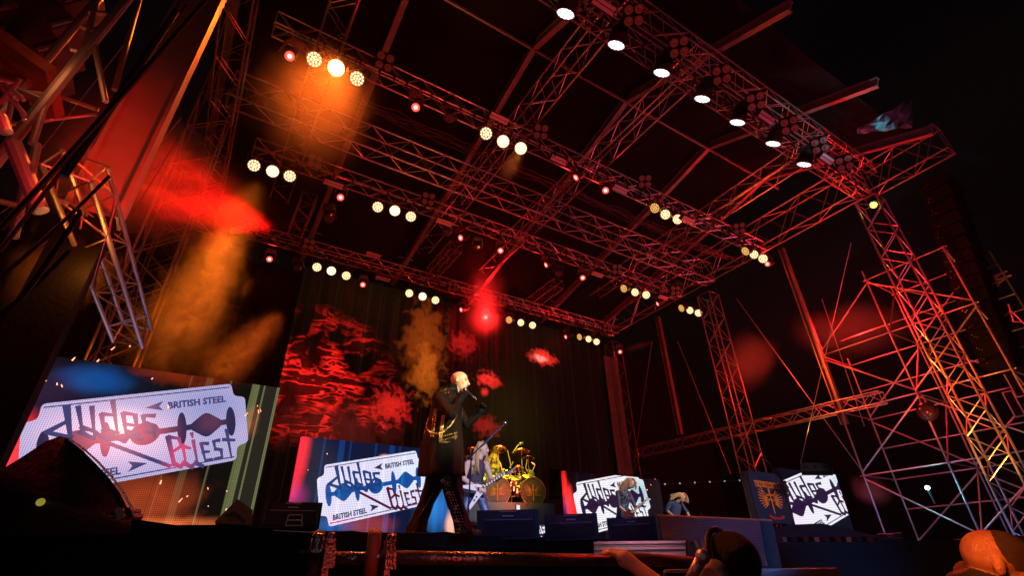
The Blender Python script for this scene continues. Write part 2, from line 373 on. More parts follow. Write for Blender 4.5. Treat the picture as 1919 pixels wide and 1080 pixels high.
for x, lb in ((.15, 'roof truss farthest left, above the burning orange lamp'), (5.55, 'roof truss between the first and second white wash lights'), (8.45, 'roof truss meeting the front truss behind the third white wash light'), (14.0, 'roof truss ending at the last white wash light')):
    truss(lb, (x, 3.9, 11.2), (x, 17, 11.2), (1, 0, 0), (0, 0, 1), .56, .5, .5, r=.028, group=G2)
truss('left side truss of the roof grid running to the rear', (-1.75, 6.0, 10.4), (-1.75, 17, 10.4), (1, 0, 0), (0, 0, 1), .55, .8, .7, r=.03, rb=.015, group=G2)
truss('deep right side truss between the two truss towers', (16.3, 4.4, 10.5), (16.3, 17, 10.5), (1, 0, 0), (0, 0, 1), .5, 1.1, .8, r=.032, rb=.018, group=G2)
truss('short cantilever truss sticking out from the tower corner over the crowd', (16.75, 2.0, 10.6), (16.75, 4.2, 10.6), (1, 0, 0), (0, 0, 1), .5, 1.0, .6, r=.03, rb=.018)
G3 = 'truss towers holding the roof'
truss('red and orange lit truss tower at the front right corner', (16.55, 4.05, -1.6), (16.55, 4.05, 10.3), (1, 0, 0), (0, 1, 0), .62, .62, .55, r=.032, rb=.018, group=G3, name='truss_tower', cat='tower')
truss('truss tower rising behind the winged banner', (17.1, 11.0, .3), (17.1, 11.0, 10.3), (1, 0, 0), (0, 1, 0), .62, .62, .55, r=.03, rb=.016, group=G3, name='truss_tower', cat='tower')
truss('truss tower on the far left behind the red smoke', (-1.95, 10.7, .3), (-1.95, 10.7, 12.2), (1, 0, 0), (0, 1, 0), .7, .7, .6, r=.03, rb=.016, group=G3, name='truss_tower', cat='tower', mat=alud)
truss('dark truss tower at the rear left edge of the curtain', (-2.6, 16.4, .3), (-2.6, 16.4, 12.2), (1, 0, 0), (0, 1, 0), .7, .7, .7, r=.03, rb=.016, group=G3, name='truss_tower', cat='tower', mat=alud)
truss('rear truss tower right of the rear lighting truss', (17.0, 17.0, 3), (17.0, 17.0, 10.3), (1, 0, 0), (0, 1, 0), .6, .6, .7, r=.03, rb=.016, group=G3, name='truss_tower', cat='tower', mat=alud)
truss('slim horizontal truss along the far stage side, lit orange at one spot', (17.45, 6.5, 4.25), (17.45, 16.8, 4.55), (0, 0, 1), (1, 0, 0), .36, .3, .42, r=.024, rb=.012)
# ropes and hang tubes between grids
t = thing('hanging_tubes', 'short dark drop tubes holding the truss of the third lamp row', 'drop tubes', (1, 12, 10))
for x in (1.1, 6.2, 11.1): 
    truss_l = None
for i, (x, y) in enumerate(((1.0, 13.8), (6.3, 13.9), (11.3, 14.2))):
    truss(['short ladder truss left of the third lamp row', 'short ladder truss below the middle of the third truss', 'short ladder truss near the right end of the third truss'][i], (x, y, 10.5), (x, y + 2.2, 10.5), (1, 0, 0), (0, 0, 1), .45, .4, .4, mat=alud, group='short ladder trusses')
bpy.data.objects.remove(t)

# left foreground structure -----------------------------------------
t = thing('roof_column', 'tall flat column glowing red in the left smoke', 'column', (-1.1, 4.3, 2.4))
a, b = at(100 + 40, 420, y=4.3), at(300, 170, y=4.3)
cx = -1.1
mb = MB(); mb.box((cx, 4.3, 7.2), (.3, .05, 9.4)); mb.box((cx + .16, 4.3, 7.2), (.03, .2, 9.4)); mb.box((cx - .16, 4.3, 7.2), (.03, .2, 9.4)); mb.go('web_profile', t, surf('column_aluminium', (.45, .42, .4), .6, .2, 5, .3, .2))
mb = MB().box((cx, 4.3, .45), (.3, .16, 4.1)).go('sleeve', t, cloth)
truss('left truss boom lit orange at its lower end', at(78, 308, y=3.4), at(212, 640, y=5.8), (1, .15, 0), (0, .6, 1), .24, .3, .3, r=.022, rb=.009)
LT = thing('corner_scaffold', 'heavy tube scaffold with diagonal braces in the upper left corner', 'scaffold', at(0, 300, y=3.6))
def lt(a, b, r, y0=3.6, y1=None, m=steel): rod('tube', at(*a, y=y0), at(*b, y=y1 or y0), r, m, LT, 10)
lt((243, -8), (-30, 330), .035); lt((190, -10), (-40, 262), .03, 3.9); lt((262, -5), (214, 168), .022, 4.2)
lt((176, 78), (198, 190), .02); lt((165, 22), (213, 27), .018); lt((178, 12), (158, 92), .02); lt((88, 180), (60, 270), .022)
lt((85, 190), (0, 155), .02); lt((40, 172), (88, 178), .018); lt((50, 60), (142, 65), .012, 4.3); lt((152, 48), (175, 60), .018)
lt((132, 92), (158, 98), .018); lt((0, 235), (180, 214), .016, 4.4); lt((105, 178), (185, 205), .018, 4.4); lt((25, 270), (75, 395), .045, 3.4)
lt((0, 195), (36, 148), .016, 3.2); lt((0, 160), (46, 215), .014, 3.2); lt((22, 190), (10, 250), .014, 3.3); lt((0, 150), (30, 158), .018, 3.2)
lt((0, 218), (12, 248), .03, 3.1); lt((5, 152), (45, 188), .012, 3.2); lt((68, 270), (52, 350), .03, 3.9); lt((-10, 375), (35, 385), .02, 4); lt((48, 340), (25, 445), .03, 4.1)
lt((30, 190), (46, 225), .01, 3.2); lt((110, 92), (62, 62), .012, 4.2); lt((115, 140), (68, 112), .012, 4.2)
# speaker hang, upper left
t = thing('line_array', 'hanging line array of brown lit cabinets in the upper left corner', 'speaker array', at(80, 60, y=4.2), 'hanging line arrays')
prev = None
for i in range(5):
    p = at(128 - i * 22, -30 + i * 44, y=4.4); ang = math.radians(-38)
    R = Quaternion(Vector((0, 1, 0)), math.radians(26 + 2 * i)).to_matrix()
    c = MB().box(p, (.50, .55, .24), R).go('cabinet', t, surf('array_cabinet', (.07, .05, .045), .6, 0, 9, .4, .4))
    for sx in (-.22, .22): child_go(MB().box(p + R @ Vector((sx, -.285, 0)), (.03, .03, .2), R), 'side_plate', c, t, steel)
mb = MB().box(at(38, 130, y=3.9), (.55, .5, .08), Quaternion(Vector((0, 1, 0)), math.radians(26)).to_matrix()); mb.go('bumper_frame', t, wood)

# cables left
cab = [((390, -5), (0, 430), 2.2, .012), ((330, 20), (120, 330), 2.4, .018), ((350, 10), (0, 470), 2.6, .01), ((250, 60), (60, 300), 4.5, .008), ((150, 400), (40, 560), 2.4, .01), ((310, 300), (60, 470), 5, .008), ((345, 240), (150, 560), 6.5, .01), ((340, 220), (170, 420), 6.3, .009), ((300, 180), (0, 400), 5.5, .006), ((236, 330), (170, 545), 3.0, .006), ((130, 470), (0, 590), 2.6, .01), ((205, 330), (0, 520), 2.4, .008)]
CL = ['thick black cable crossing the red column', 'thickest black cable loom right of the corner scaffold', 'black cable running down to the left edge', 'thin orange lit wire in front of the corner scaffold', 'black cable under the truss boom', 'thin wire crossing the red smoke', 'bright wire in front of the red smoke, upper one', 'bright wire in front of the red smoke, lower one', 'thin wire above the truss boom', 'thin dark wire hanging beside the red column', 'black cable near the left edge over the orange haze', 'slack black cable crossing the truss boom']
rub = surf('rubber_cable', (.015, .014, .014), .6, 0, 9, .3, 0)
for (a, b, y, r), lb in zip(cab, CL):
    A, B = at(*a, y=y), at(*b, y=y * 1.05); pts = []
    for k in range(13):
        u = k / 12; pts.append(A.lerp(B, u) - Vector((0, 0, .05 * y * .25 * math.sin(PI * u))))
    m_ = steel if 'wire' in lb else rub
    o = MB().path(pts, r * (.5 if m_ is steel else 1), 6).go('hanging_cable', None, m_); o['label'] = lb; o['category'] = 'cable'; o['group'] = 'cables at the left edge'

# far side scaffold ---------------------------------------------------
RT = thing('tube_scaffold', 'red and violet lit tube scaffold tower beyond the far stage side', 'scaffold', (18, 6, GZ))
def rt(a, b, x=18., r=.03, m=steel, x1=None): rod('tube', at(*a, x=x), at(*b, x=x1 or x), r, m, RT, 8)
def bar(a, b, r=.020): rod('tube', a, b, r, steel, RT, 8)
LV = [.5, 2.4, 4.4, 6.4, 8.35]; YS = [8.0, 5.75, 3.5]; XS = [18.0, 20.0]
for x in XS:
    for k, y in enumerate(YS):
        top = [6.7, 8.7, 8.35][k]; bar((x, y, GZ), (x, y, top), .026)
    for z in LV:
        for (ya, yb) in ((8.0, 5.75), (5.75, 3.5)):
            if z > 8 and ya > 7: continue
            bar((x, ya + .1, z), (x, yb - .1, z)); 
            if x > 19 and z < 8: bar((x, ya, z + 1.0), (x, yb, z + 1.0), .02)
for k, (z0, z1) in enumerate(zip(LV[:-1], LV[1:])):
    for q, (ya, yb) in enumerate(((8.0, 5.75), (5.75, 3.5))):
        for x in XS:
            if q == 0 and z1 > 8: bar((x, 8.0, z0 + .1), (x, 5.75, z1 - .1), .024) if x < 19 else None; continue
            a, b = (ya, yb) if (k + q + (x > 19)) % 2 else (yb, ya); bar((x, a, z0 + .1), (x, b, z1 - .1), .024)
for z in LV:
    for y in YS:
        if z > 8 and y > 7: continue
        bar((18, y, z), (20, y, z)); 
for z0, z1 in zip(LV[:-1], LV[1:]): bar((18, 5.75, z0), (20, 5.75, z1), .022); bar((20, 3.5, z0), (18, 3.5, z1), .022)
for k in range(14): bar((19.2, 3.4, 1.2 + .5 * k), (19.2, 2.8, 1.2 + .5 * k), .016)
for y in (3.4, 2.8): bar((19.2, y, .6), (19.2, y, 8.2), .022)
for y in YS:
    for x in XS:
        for z in LV:
            if z > 8 and y > 7: continue
            MB().lathe([(.03, -.015), (.07, -.008), (.07, .008), (.03, .015)], 8, o=(x, y, z)).go('rosette', RT, steel)
rod('tube', at(1862, 523, x=20), at(1880, 510, x=20), .03, steel, RT)
# guy wires
for (a, b, lb) in (((1595, 455), (1500, 870), 'steel wire from the roof down past the orange truss spot'), ((1620, 800), (1540, 560), 'steel wire crossing the far red haze'), ((1270, 640), (1370, 890), 'long steel wire left of the banner tower'), ((1222, 640), (1188, 870), 'steel wire left of the rear wall post'), ((1380, 560), (1620, 890), 'steel wire from tower top to the scaffold foot')):
    o = MB().tube(at(*a, x=17.4), at(*b, x=17.5), .012, n=5).go('guy_wire', None, steel); o['label'] = lb; o['category'] = 'wire'; o['group'] = 'guy wires on the far side'
# stage ball shape on the scaffold
t = thing('round_camera_dome', 'dark glossy ball hanging at a scaffold joint', 'dome', at(1738, 772, x=17.6)); MB().ball(at(1738, 772, x=17.6), .26, 20, 14).go('ball', t, surf('gloss_black', (.02, .015, .02), .12, .3, 3, .1, 0), True)
MB().tube(at(1738, 758, x=17.6), at(1728, 742, x=17.8), .03).go('bracket', t, steel)
# right line array
t = thing('line_array', 'dark curved line array hanging right of the tower against the sky', 'speaker array', at(1745, 345, x=19), 'hanging line arrays')
blk = surf('array_black', (.004, .004, .004), .8, 0, 9, .4, .3, .05)
for i in range(15):
    u = i / 14; p = at(1765 + 95 * u + 22 * u * u, 352 + 330 * u, x=19); R = Quaternion(Vector((1, 0, 0)), math.radians(-4 + 16 * u)).to_matrix()
    c = MB().box(p, (1.2, .75, .36), R).go('cabinet', t, blk)
    mbx = MB()
    for q in range(3): mbx.ball(p + R @ Vector((-.61, .30 - .05 * q, random.uniform(-.12, .12))), .014, 5, 4)
    child_go(mbx, 'rigging_pins', c, t, steel)
t = thing('far_speaker_frame', 'pale framed speaker hang at the far right edge', 'speaker array', at(1880, 680, x=20))
for i, (a, b) in enumerate((((1888, 705), (1919, 742)), ((1885, 740), (1919, 780)))):
    A = at(a[0], a[1], x=20); Bx = at(b[0] + 8, b[1], x=20)
    mb = MB(); c = (A + Bx) / 2; mb.box(c, (.5, abs(A.y - Bx.y), .75)); f_ = mb.go('cabinet', t, blk)
    m2 = MB(); w2, h2 = abs(A.y - Bx.y) / 2, .36
    for s_ in (-1, 1): m2.box(c + Vector((-.26, s_ * w2, 0)), (.02, .03, h2 * 2)); m2.box(c + Vector((-.26, 0, s_ * h2)), (.02, w2 * 2, .03))
    child_go(m2, 'grille_frame', f_, t, caseg)
t = thing('sky_scaffold_arm', 'small lit scaffold bracket against the sky at the far right', 'bracket', at(1870, 520, x=21))
for a, b in (((1856, 520), (1888, 508)), ((1860, 527), (1896, 516)), ((1856, 518), (1860, 528)), ((1884, 520), (1862, 543)), ((1880, 588), (1896, 584)), ((1890, 570), (1900, 604)), ((1888, 602), (1915, 604)), ((1896, 584), (1925, 612))): rod('tube', at(*a, x=21), at(*b, x=21), .022, steel, t)
# tarpaulin lit teal; part of that light is put into its base colour
tl = surf('teal_lit_tarp', (.12, .2, .22), .6, 0, 4, .5, .4)
t = thing('loose_tarpaulin', 'loose tarpaulin flapping above the outermost rafter, lit teal', 'tarpaulin', at(1660, 240, y=2.6))
vs = []; 
for j in range(5):
    for i in range(9):
        px = 1606 + i * 13; py = 251 - i * 1.6 - j * (2 + i * 1.5) + 2.0 * math.sin(i * 1.9 + j); vs.append(at(px, py, y=2.3 + .1 * math.sin(i * 2.1 + j * 1.3)))
MB().add(vs, [(j * 9 + i, j * 9 + i + 1, (j + 1) * 9 + i + 1, (j + 1) * 9 + i) for j in range(4) for i in range(8)]).go('sheet', t, tl)
lamp('teal_flood', 'SPOT', at(1660, 240, y=2.3) + Vector((.2, -1.2, -2.2)), (.06, .7, .85), 420, at(1660, 240, y=2.3), .1, 42)

# ================================================================== VIDEO WALLS
X0, X1, YB = 1.93, 16.4, 17.3
def wx(px, py): p = at(px, py, y=YB); return p.x, p.z
bl = []  # patches on the curtain
def blob(px, py, rx, rz, col, ns, na, kind='soft'): x, z = wx(px, py); bl.append((x, z, rx, rz, col, ns, na, kind))
blob(585, 700, 3.3, 2.8, (2.2, .03, .02), 1.5, .5, 'streak')
blob(550, 725, 1.6, 2.2, (.05, .001, .001), 1.1, .5, 'flame')
blob(640, 800, 2.6, 1.3, (.1, .008, .006), 1.6, .6, 'flame')
blob(1017, 670, .95, .5, (1.6, .05, .03), 4, .7, 'flame')
blob(1012, 672, .5, .22, (.8, .5, .4), 4, .4, 'flame')
blob(915, 712, .75, .45, (1.5, .04, .03), 4.5, .8, 'flame'); blob(908, 735, .22, .25, (1.2, .03, .03), 0, 0)
blob(735, 762, .95, .8, (1.0, .02, .015), 4.5, .95, 'flame'); blob(866, 645, .8, .7, (.6, .01, .01), 4, .9, 'flame'); blob(910, 800, .8, .5, (.4, .01, .01), 4, .9, 'flame'); blob(690, 800, 1.4, .3, (.8, .02, .02), 3, .6, 'streak')
blob(795, 640, 1.2, 2.4, (.34, .05, .004), 2.2, .8, 'flame'); blob(800, 700, .8, 1.4, (.45, .09, .006), 3.2, .9, 'flame')  # orange smoke in front of the curtain, put into its picture
blob(690, 560, 4, 3, (.006, .003, .0006), 0, 0); blob(950, 780, 3.2, 3.0, (.010, .009, .0012), 0, 0); blob(1000, 640, 3, 3, (.003, .002, .0005), 0, 0)
curtain = led('video_curtain_picture', (.0012, .0008, .0005), bl, [(2.0, .62, .05, (.004, .003, .001), 0), (2.3, 1.1, .12, (.002, .0016, .0008), 0)], 1.0, .05, sample=True)
t = thing('video_curtain', 'tall pleated video curtain at the rear with red flame streaks', 'video wall', (X0, YB, SZ))
nx = 360; vs = []; 
for z in (SZ + .3, 10.3):
    for i in range(nx + 1):
        x = X0 + (X1 - X0) * i / nx; vs.append((x, YB + .05 * math.sin(x * 10.1) + .02 * math.sin(x * 23), z))
MB().add(vs, [(i, i + 1, nx + 2 + i, nx + 1 + i) for i in range(nx)]).go('curtain_cloth', t, curtain, True)
# grey-blue hanging strip
t = thing('side_drape', 'pale grey blue drape strip hanging right of the video curtain', 'drape', at(1150, 800, y=16.9)); vs = []
for z in (1.2, 9.3):
    for i in range(13): x = 16.15 + i * .075; vs.append((x, 16.9 + .05 * (i % 2), z))
MB().add(vs, [(i, i + 1, 14 + i, 13 + i) for i in range(12)]).go('cloth', t, surf('grey_drape', (.13, .15, .19), .9, 0, 3, .4, .2))
for (x0, x1_, y, lb) in ((-9, X0 - .06, 17.5, 'black drape left of the video curtain'), (17.2, 24, 17.6, 'black drape right of the video curtain')):
    t = thing('black_drape', lb, 'drape', (x0, y, SZ), 'black masking drapes'); vs = []; n = 60
    for z in (GZ, 10.0):
        for i in range(n + 1): vs.append((x0 + (x1_ - x0) * i / n, y + .05 * (i % 2), z))
    MB().add(vs, [(i, i + 1, n + 2 + i, n + 1 + i) for i in range(n)]).go('cloth', t, cloth)

# blade picture ------------------------------------------------------
def rounded(pts, r=.03, k=3):
    out = []; n = len(pts)
    for i in range(n):
        a, b, c = Vector(pts[i - 1]), Vector(pts[i]), Vector(pts[(i + 1) % n])
        u, v = (a - b), (c - b); rr = min(r, u.length / 2.1, v.length / 2.1); u.normalize(); v.normalize()
        for q in range(k + 1):
            t_ = q / k; out.append(((b + u * rr) * (1 - t_) ** 2 + b * 2 * t_ * (1 - t_) + (b + v * rr) * t_ ** 2))
    return out
BL = rounded([(-.86, .5), (.86, .5), (.88, .33), (1, .3), (1, -.3), (.88, -.33), (.86, -.5), (-.86, -.5), (-.88, -.33), (-1, -.3), (-1, .3), (-.88, .33)], .045)
def ell(cx, cy, a, b, n=20): return [Vector((cx + a * math.cos(2 * PI * i / n), cy + b * math.sin(2 * PI * i / n))) for i in range(n)]
def stroke(p, q, w0, w1=None):
    p, q = Vector(p), Vector(q); d = (q - p).normalized(); p = p - d * w0 * .25; q = q + d * w0 * .25; nrm = Vector((-d.y, d.x)); w1 = w1 or w0; return [p + nrm * w0 / 2, p - nrm * w0 / 2, q - nrm * w1 / 2, q + nrm * w1 / 2]
SLOT = [stroke((-.84, 0), (.84, 0), .07), ell(0, 0, .135, .135, 24), ell(.83, 0, .05, .19), ell(-.83, 0, .05, .19)]
for s_ in (-1, 1):
    SLOT += [ell(.34 * s_, 0, .045, .2), rounded([(.42 * s_, .03), (.58 * s_, .17), (.74 * s_, .03), (.74 * s_, -.03), (.58 * s_, -.17), (.42 * s_, -.03)], .06)]
def word_judas():
    S = []; T = .042
    def L(*p, w_=T):
        for a, b in zip(p[:-1], p[1:]):
            down = abs(a[0] - b[0]) < .03; sh = lambda q: (q[0] - .13 * (q[1] - .1), q[1] - (.05 if down and q is b else 0)); S.append(stroke(sh(a), sh(b), w_ * 1.15, w_ * (.45 if down else .8)))
    L((-.62, .44), (-.62, .07), w_=.06); L((-.62, .07), (-.8, .17), (-.64, .26), w_=.05)
    L((-.53, .42), (-.52, .15), (-.45, .13)); L((-.42, .40), (-.43, .12)); L((-.53, .18), (-.42, .10))
    L((-.24, .44), (-.24, .08)); L((-.35, .30), (-.35, .10)); L((-.35, .30), (-.25, .27)); L((-.36, .12), (-.24, .05))
    L((-.17, .28), (-.07, .24), (-.07, .02)); L((-.17, .28), (-.17, .06)); L((-.18, .15), (-.08, .11), w_=.035); L((-.17, .06), (-.06, .0))
    L((.10, .2), (.0, .22), (.0, .13), (.08, .08), (.07, .0), (-.02, .02), w_=.045)
    L((-.55, .13), (-.45, .03), (-.42, .08), (-.33, -.02), (-.3, .04), (-.2, -.06), (-.16, 0), (-.05, -.07), w_=.045)
    return S
def word_priest():
    S = []
    def L(*p, w_=.04):
        for a, b in zip(p[:-1], p[1:]):
            down = abs(a[0] - b[0]) < .06; S.append(stroke(a, b, w_ * 1.15, w_ * (.5 if down else .8)))
    L((.08, -.08), (.14, -.42), w_=.055); L((.08, -.08), (.2, -.12), (.22, -.22), (.12, -.27))
    L((.24, -.2), (.27, -.44)); L((.24, -.22), (.32, -.26)); L((.36, -.17), (.40, -.46)); L((.345, -.08), (.355, -.13))
    L((.53, -.24), (.45, -.22), (.49, -.44), (.57, -.44)); L((.46, -.33), (.54, -.34), w_=.035)
    L((.67, -.22), (.6, -.22), (.61, -.32), (.68, -.34), (.69, -.44), (.6, -.44)); L((.76, -.1), (.80, -.46)); L((.71, -.22), (.85, -.25))
    L((.13, -.4), (.21, -.46), (.24, -.41), (.33, -.49), (.37, -.44), (.46, -.5), w_=.05)
    L((-.30, -.06), (.15, -.42), w_=.042)
    return S
JUD, PRI = word_judas(), [[Vector((q.x * .84 + .14, q.y)) for q in k] for k in word_priest()[:-1]] + [stroke((-.30, -.06), (.22, -.43), .04)]
ARR = [[Vector(p) for p in ((.0, .31), (.17, .37), (.13, .31), (.17, .25))]]
def text_mesh(body, size, **k):
    c = bpy.data.curves.new('txt', 'FONT'); c.body = body; c.size = size; c.resolution_u = 2; c.offset = .004 * size / .1; o = bpy.data.objects.new('txt', c); COL.objects.link(o)
    bpy.context.view_layer.update(); me = bpy.data.meshes.new_from_object(o.evaluated_get(bpy.context.evaluated_depsgraph_get()))
    me.calc_loop_triangles(); tr = [[Vector(me.vertices[i].co[:2]) for i in t_.vertices] for t_ in me.loop_triangles]
    bpy.data.objects.remove(o); bpy.data.meshes.remove(me); return tr
TXT = text_mesh('BRITISH STEEL', .115)
xs = [p.x for t_ in TXT for p in t_]; tw = max(xs) - min(xs)
TXT = [[Vector((p.x / tw * .58 + .21, p.y + .265)) for p in t_] for t_ in TXT]
def clip(poly, x0, x1, z0, z1):
    for ax, lim, sg in ((0, x0, 1), (0, x1, -1), (1, z0, 1), (1, z1, -1)):
        out = []
        for i in range(len(poly)):
            a, b = poly[i - 1], poly[i]; da, db = (a[ax] - lim) * sg, (b[ax] - lim) * sg
            if (da >= 0) != (db >= 0): out.append(a + (b - a) * (da / (da - db)))
            if db >= 0: out.append(b)
        poly = out
        if len(poly) < 3: return []
    return poly
def picture(t, name, polys, xf, rect, y, mat, flip=False):
    """flat shapes a few mm in front of the LED face, cut at the face's edge"""
    mb = MB()
    for P in polys:
        Q = [Vector((-p.x, -p.y)) for p in P] if flip else P
        tri = tessellate_polygon([[Vector((p.x, p.y, 0)) for p in Q]]) if len(Q) > 3 else [(0, 1, 2)]
        for tr in tri:
            c = clip([xf @ Q[i] for i in tr], *rect)
            if c: mb.add([(p.x, y, p.y) for p in c], [tuple(range(len(c)))])
    if mb.v: return mb.go(name, t, mat)
class XF:
    def __init__(s, c, a, b): s.c, s.a, s.b = Vector(c), Vector(a), Vector(b)     # centre, half length vector, up vector for v=1
    def __matmul__(s, p): return s.c + s.a * p.x + s.b * p.y
def blade_screen(label, rect, y, xf, face, mats, zbase, tile=.5, parts=None):
    x0, x1, z0, z1 = rect
    t = thing('led_screen', label, 'screen', ((x0 + x1) / 2, y, z0), 'LED screens standing on the stage')
    nxx, nzz = max(1, round((x1 - x0) / tile)), max(1, round((z1 - z0) / tile)); dx, dz = (x1 - x0) / nxx, (z1 - z0) / nzz
    me = MB().box((0, 0, 0), (dx - .006, .08, dz - .006)).mesh('led_tile', face)
    for i in range(nxx):
        for j in range(nzz):
            o = obj('led_tile', me, t); o.location = Vector((x0 + dx * (i + .5), y + .04, z0 + dz * (j + .5))) - t.location
    MB().box(((x0 + x1) / 2, y + .16, (z0 + z1) / 2), (x1 - x0, .1, z1 - z0)).go('back_frame', t, black)
    P, S, Lw, Lp, Tx, Ed = mats
    picture(t, 'blade_picture', [BL], xf, rect, y - .004, P)
    picture(t, 'blade_edge_line', [stroke((-.84, .455), (.84, .455), .014), stroke((-.84, -.455), (.84, -.455), .014)], xf, rect, y - .007, Ed)
    picture(t, 'slot_picture', SLOT, xf, rect, y - .008, S)
    picture(t, 'lettering', JUD, xf, rect, y - .012, Lw); picture(t, 'lettering', PRI, xf, rect, y - .012, Lp)
    picture(t, 'lettering', TXT + ARR, xf, rect, y - .010, Tx)
    # the lower line reads the same way up: text then arrow
    low = [[Vector((p.x - 1.0, p.y - .68)) for p in q] for q in TXT] + [[Vector((.02 - p.x, p.y - .66)) for p in q] for q in ARR]
    picture(t, 'lettering', low, xf, rect, y - .010, Tx)
    return t
def line2(p, q, y): P, Q = at(*p, y=y), at(*q, y=y); return Vector((P.x, P.z)), Vector((Q.x, Q.z))
def fitblade(y, left, right, top=None, hr=.5):
    a, b = line2(left, right, y); c = (a + b) / 2; h = (b - a) / 2; n = Vector((-h.y, h.x)); return XF(c, h, n * hr * 2 if False else n)
# big left screen
YA = 6.5
pa, pb = at(525, 727, y=YA), at(470, 982, y=YA)
rectA = (-4.2, pb.x, .42, pa.z)
def ax(px, py): p = at(px, py, y=YA); return p.x, p.z
def mkb(l): return [(*ax(px, py), rx, rz, c, ns, na, k) for (px, py, rx, rz, c, ns, na, k) in l]
faceA = led('left_screen_picture', (.007, .006, .005), mkb([(175, 712, .40, .20, (.001, .07, .30), 2.5, .25, 'soft'), (200, 715, .7, .3, (.0, .008, .035), 0, 0, 's'), (70, 730, .6, .4, (.03, .012, .05), 0, 0, 's'), (20, 850, .16, .5, (1.6, .04, .06), 2, .15, 'soft'), (-30, 870, .35, .6, (1.3, .06, .06), 0, 0, 's'),
    (270, 940, .7, .35, (.45, .06, .015), 3, .5, 'flame'), (330, 985, .9, .10, (.8, .16, .04), 5, .4, 'flame'), (340, 700, .7, .22, (.25, .02, .0), 5, .6, 'flame'), (470, 790, .12, .25, (.25, .05, .02), 6, .5, 'flame')]),
    [(ax(497, 722)[0], 90, .018, (.16, .18, .07), 0), (ax(464, 790)[0], 90, .085, (.14, .16, .06), 0), (pb.x - .015, 90, .035, (.17, .18, .08), 0), (ax(392, 870)[0], 90, .02, (.10, .10, .045), 0), (ax(345, 880)[0], 90, .07, (.05, .045, .02), 0), (ax(300, 900)[0], 90, .015, (.06, .04, .02), 0), (ax(483, 800)[0], 90, .25, (.02, .018, .012), 0)], 1.0, .019)
bmA = led('left_blade_steel', (.52, .46, .76), mkb([(210, 815, .85, .45, (.75, .28, .22), 0, 0, 's'), (230, 800, .3, .25, (.5, .45, .35), 0, 0, 's'), (400, 760, .6, .4, (-.16, -.10, -.08), 0, 0, 's')]), None, 1.2, .019)
slA = led('left_blade_slot', (.035, .03, .10), mkb([(225, 810, .62, .5, (1.2, .22, .22), 0, 0, 's'), (395, 790, .2, .2, (.12, .02, .01), 6, .5, 'flame')]), None, 1., .012, False)
lwA = led('left_lettering', (.07, .07, .22), mkb([(230, 800, .45, .5, (.9, .25, .2), 0, 0, 's'), (340, 850, .22, .35, (.9, .03, .02), 0, 0, 's')]), None, 1., .012, False)
xfA = fitblade(YA, (36, 848), (462, 786)); xfA.b = xfA.b * .93
blade_screen('large screen with the pink and lilac blade picture beside the front edge', rectA, YA, xfA, faceA, (bmA, slA, lwA, lwA, lwA, lwA), .4)
# centre screen
YC = 9.0
pc = at(565, 818, y=YC); pe = at(845, 1000, y=YC)
rectC = (pc.x, 4.45, .5, pc.z)
def axc(px, py): p = at(px, py, y=YC); return p.x, p.z
def mkc(l): return [(*axc(px, py), rx, rz, c, ns, na, k) for (px, py, rx, rz, c, ns, na, k) in l]
faceC = led('centre_screen_picture', (.006, .012, .05), mkc([(560, 850, .22, .9, (1.5, .02, .02), 2, .2, 'soft'), (545, 930, .35, .3, (.5, .02, .2), 0, 0, 's'), (815, 950, .5, .6, (.02, .25, .75), 0, 0, 's'), (690, 985, .6, .3, (.35, .04, .02), 3, .3, 'soft'), (845, 985, .16, .35, (1.6, .7, .4), 2, .2, 'soft'), (722, 858, .16, .08, (1.5, .5, .4), 0, 0, 's'), (620, 985, .6, .2, (.01, .12, .4), 0, 0, 's'), (885, 980, .3, .5, (.9, .02, .02), 2, .3, 'soft')]),
    [(1.9, .45, .035, (.0, .03, .12), 0), (2.2, .9, .10, (.0, .035, .16), 0)], 1.0, .02)
bmC = led('centre_blade_steel', (.80, .76, 1.0), mkc([(770, 880, .5, .7, (.0, .12, .1), 0, 0, 's'), (640, 985, .8, .15, (.3, -.15, -.1), 4, .4, 'flame')]), [(1.9, .36, .05, (.1, .1, .1), 0)], 1.25, .027)
slC = led('centre_blade_slot', (.01, .10, .42), [], [(1.9, .36, .05, (.0, .08, .2), 0)], 1., .02, False)
lwC = led('centre_lettering_blue', (.015, .06, .25), [], None, 1., .02, False); lpC = led('centre_lettering_maroon', (.10, .01, .05), [], None, 1., .02, False); txC = led('centre_small_lettering', (.03, .03, .12), [], None, 1., .02, False)
xfC = fitblade(YC, (596, 932), (799, 893)); xfC.b = xfC.b * 1.0
blade_screen('middle screen with the blue and white blade picture behind the singer', rectC, YC, xfC, faceC, (bmC, slC, lwC, lpC, txC, txC), .5)
# screen behind second guitarist
YG = 11.0
def q2(px, py, y): p = at(px, py, y=y); return p.x, p.z
l0 = q2(1055, 890, YG); r0 = q2(1236, 905, YG)
rectG = (l0[0], r0[0], .6, l0[1] + .1)
redp = (q2(1062, 925, YG))
faceG = led('guitar_screen_picture', (.002, .001, .004), [(*q2(1058, 905, YG), .12, .5, (1.6, .03, .02), 3, .25, 'soft'), (*q2(1066, 935, YG), .22, .5, (1.8, .05, .03), 3, .25, 'soft'), (*q2(1075, 960, YG), .3, .4, (1.6, .03, .02), 3, .25, 'soft'), (*q2(1052, 955, YG), .45, .6, (.0, .03, .2), 0, 0, 's')], [(9, .5, .04, (.01, .004, .02), 0)], 1., .03)
bmG = led('guitar_blade_steel', (.95, .93, 1.0), [(*q2(1200, 925, YG), .9, .6, (-.55, -.25, -.25), 0, 0, 's')], None, 1.25, .045)
dk = led('dark_violet_lettering', (.03, .01, .05), [], None, 1., .03, False)
xfG = fitblade(YG, (1080, 956), (1212, 926)); xfG.b = xfG.b * .95
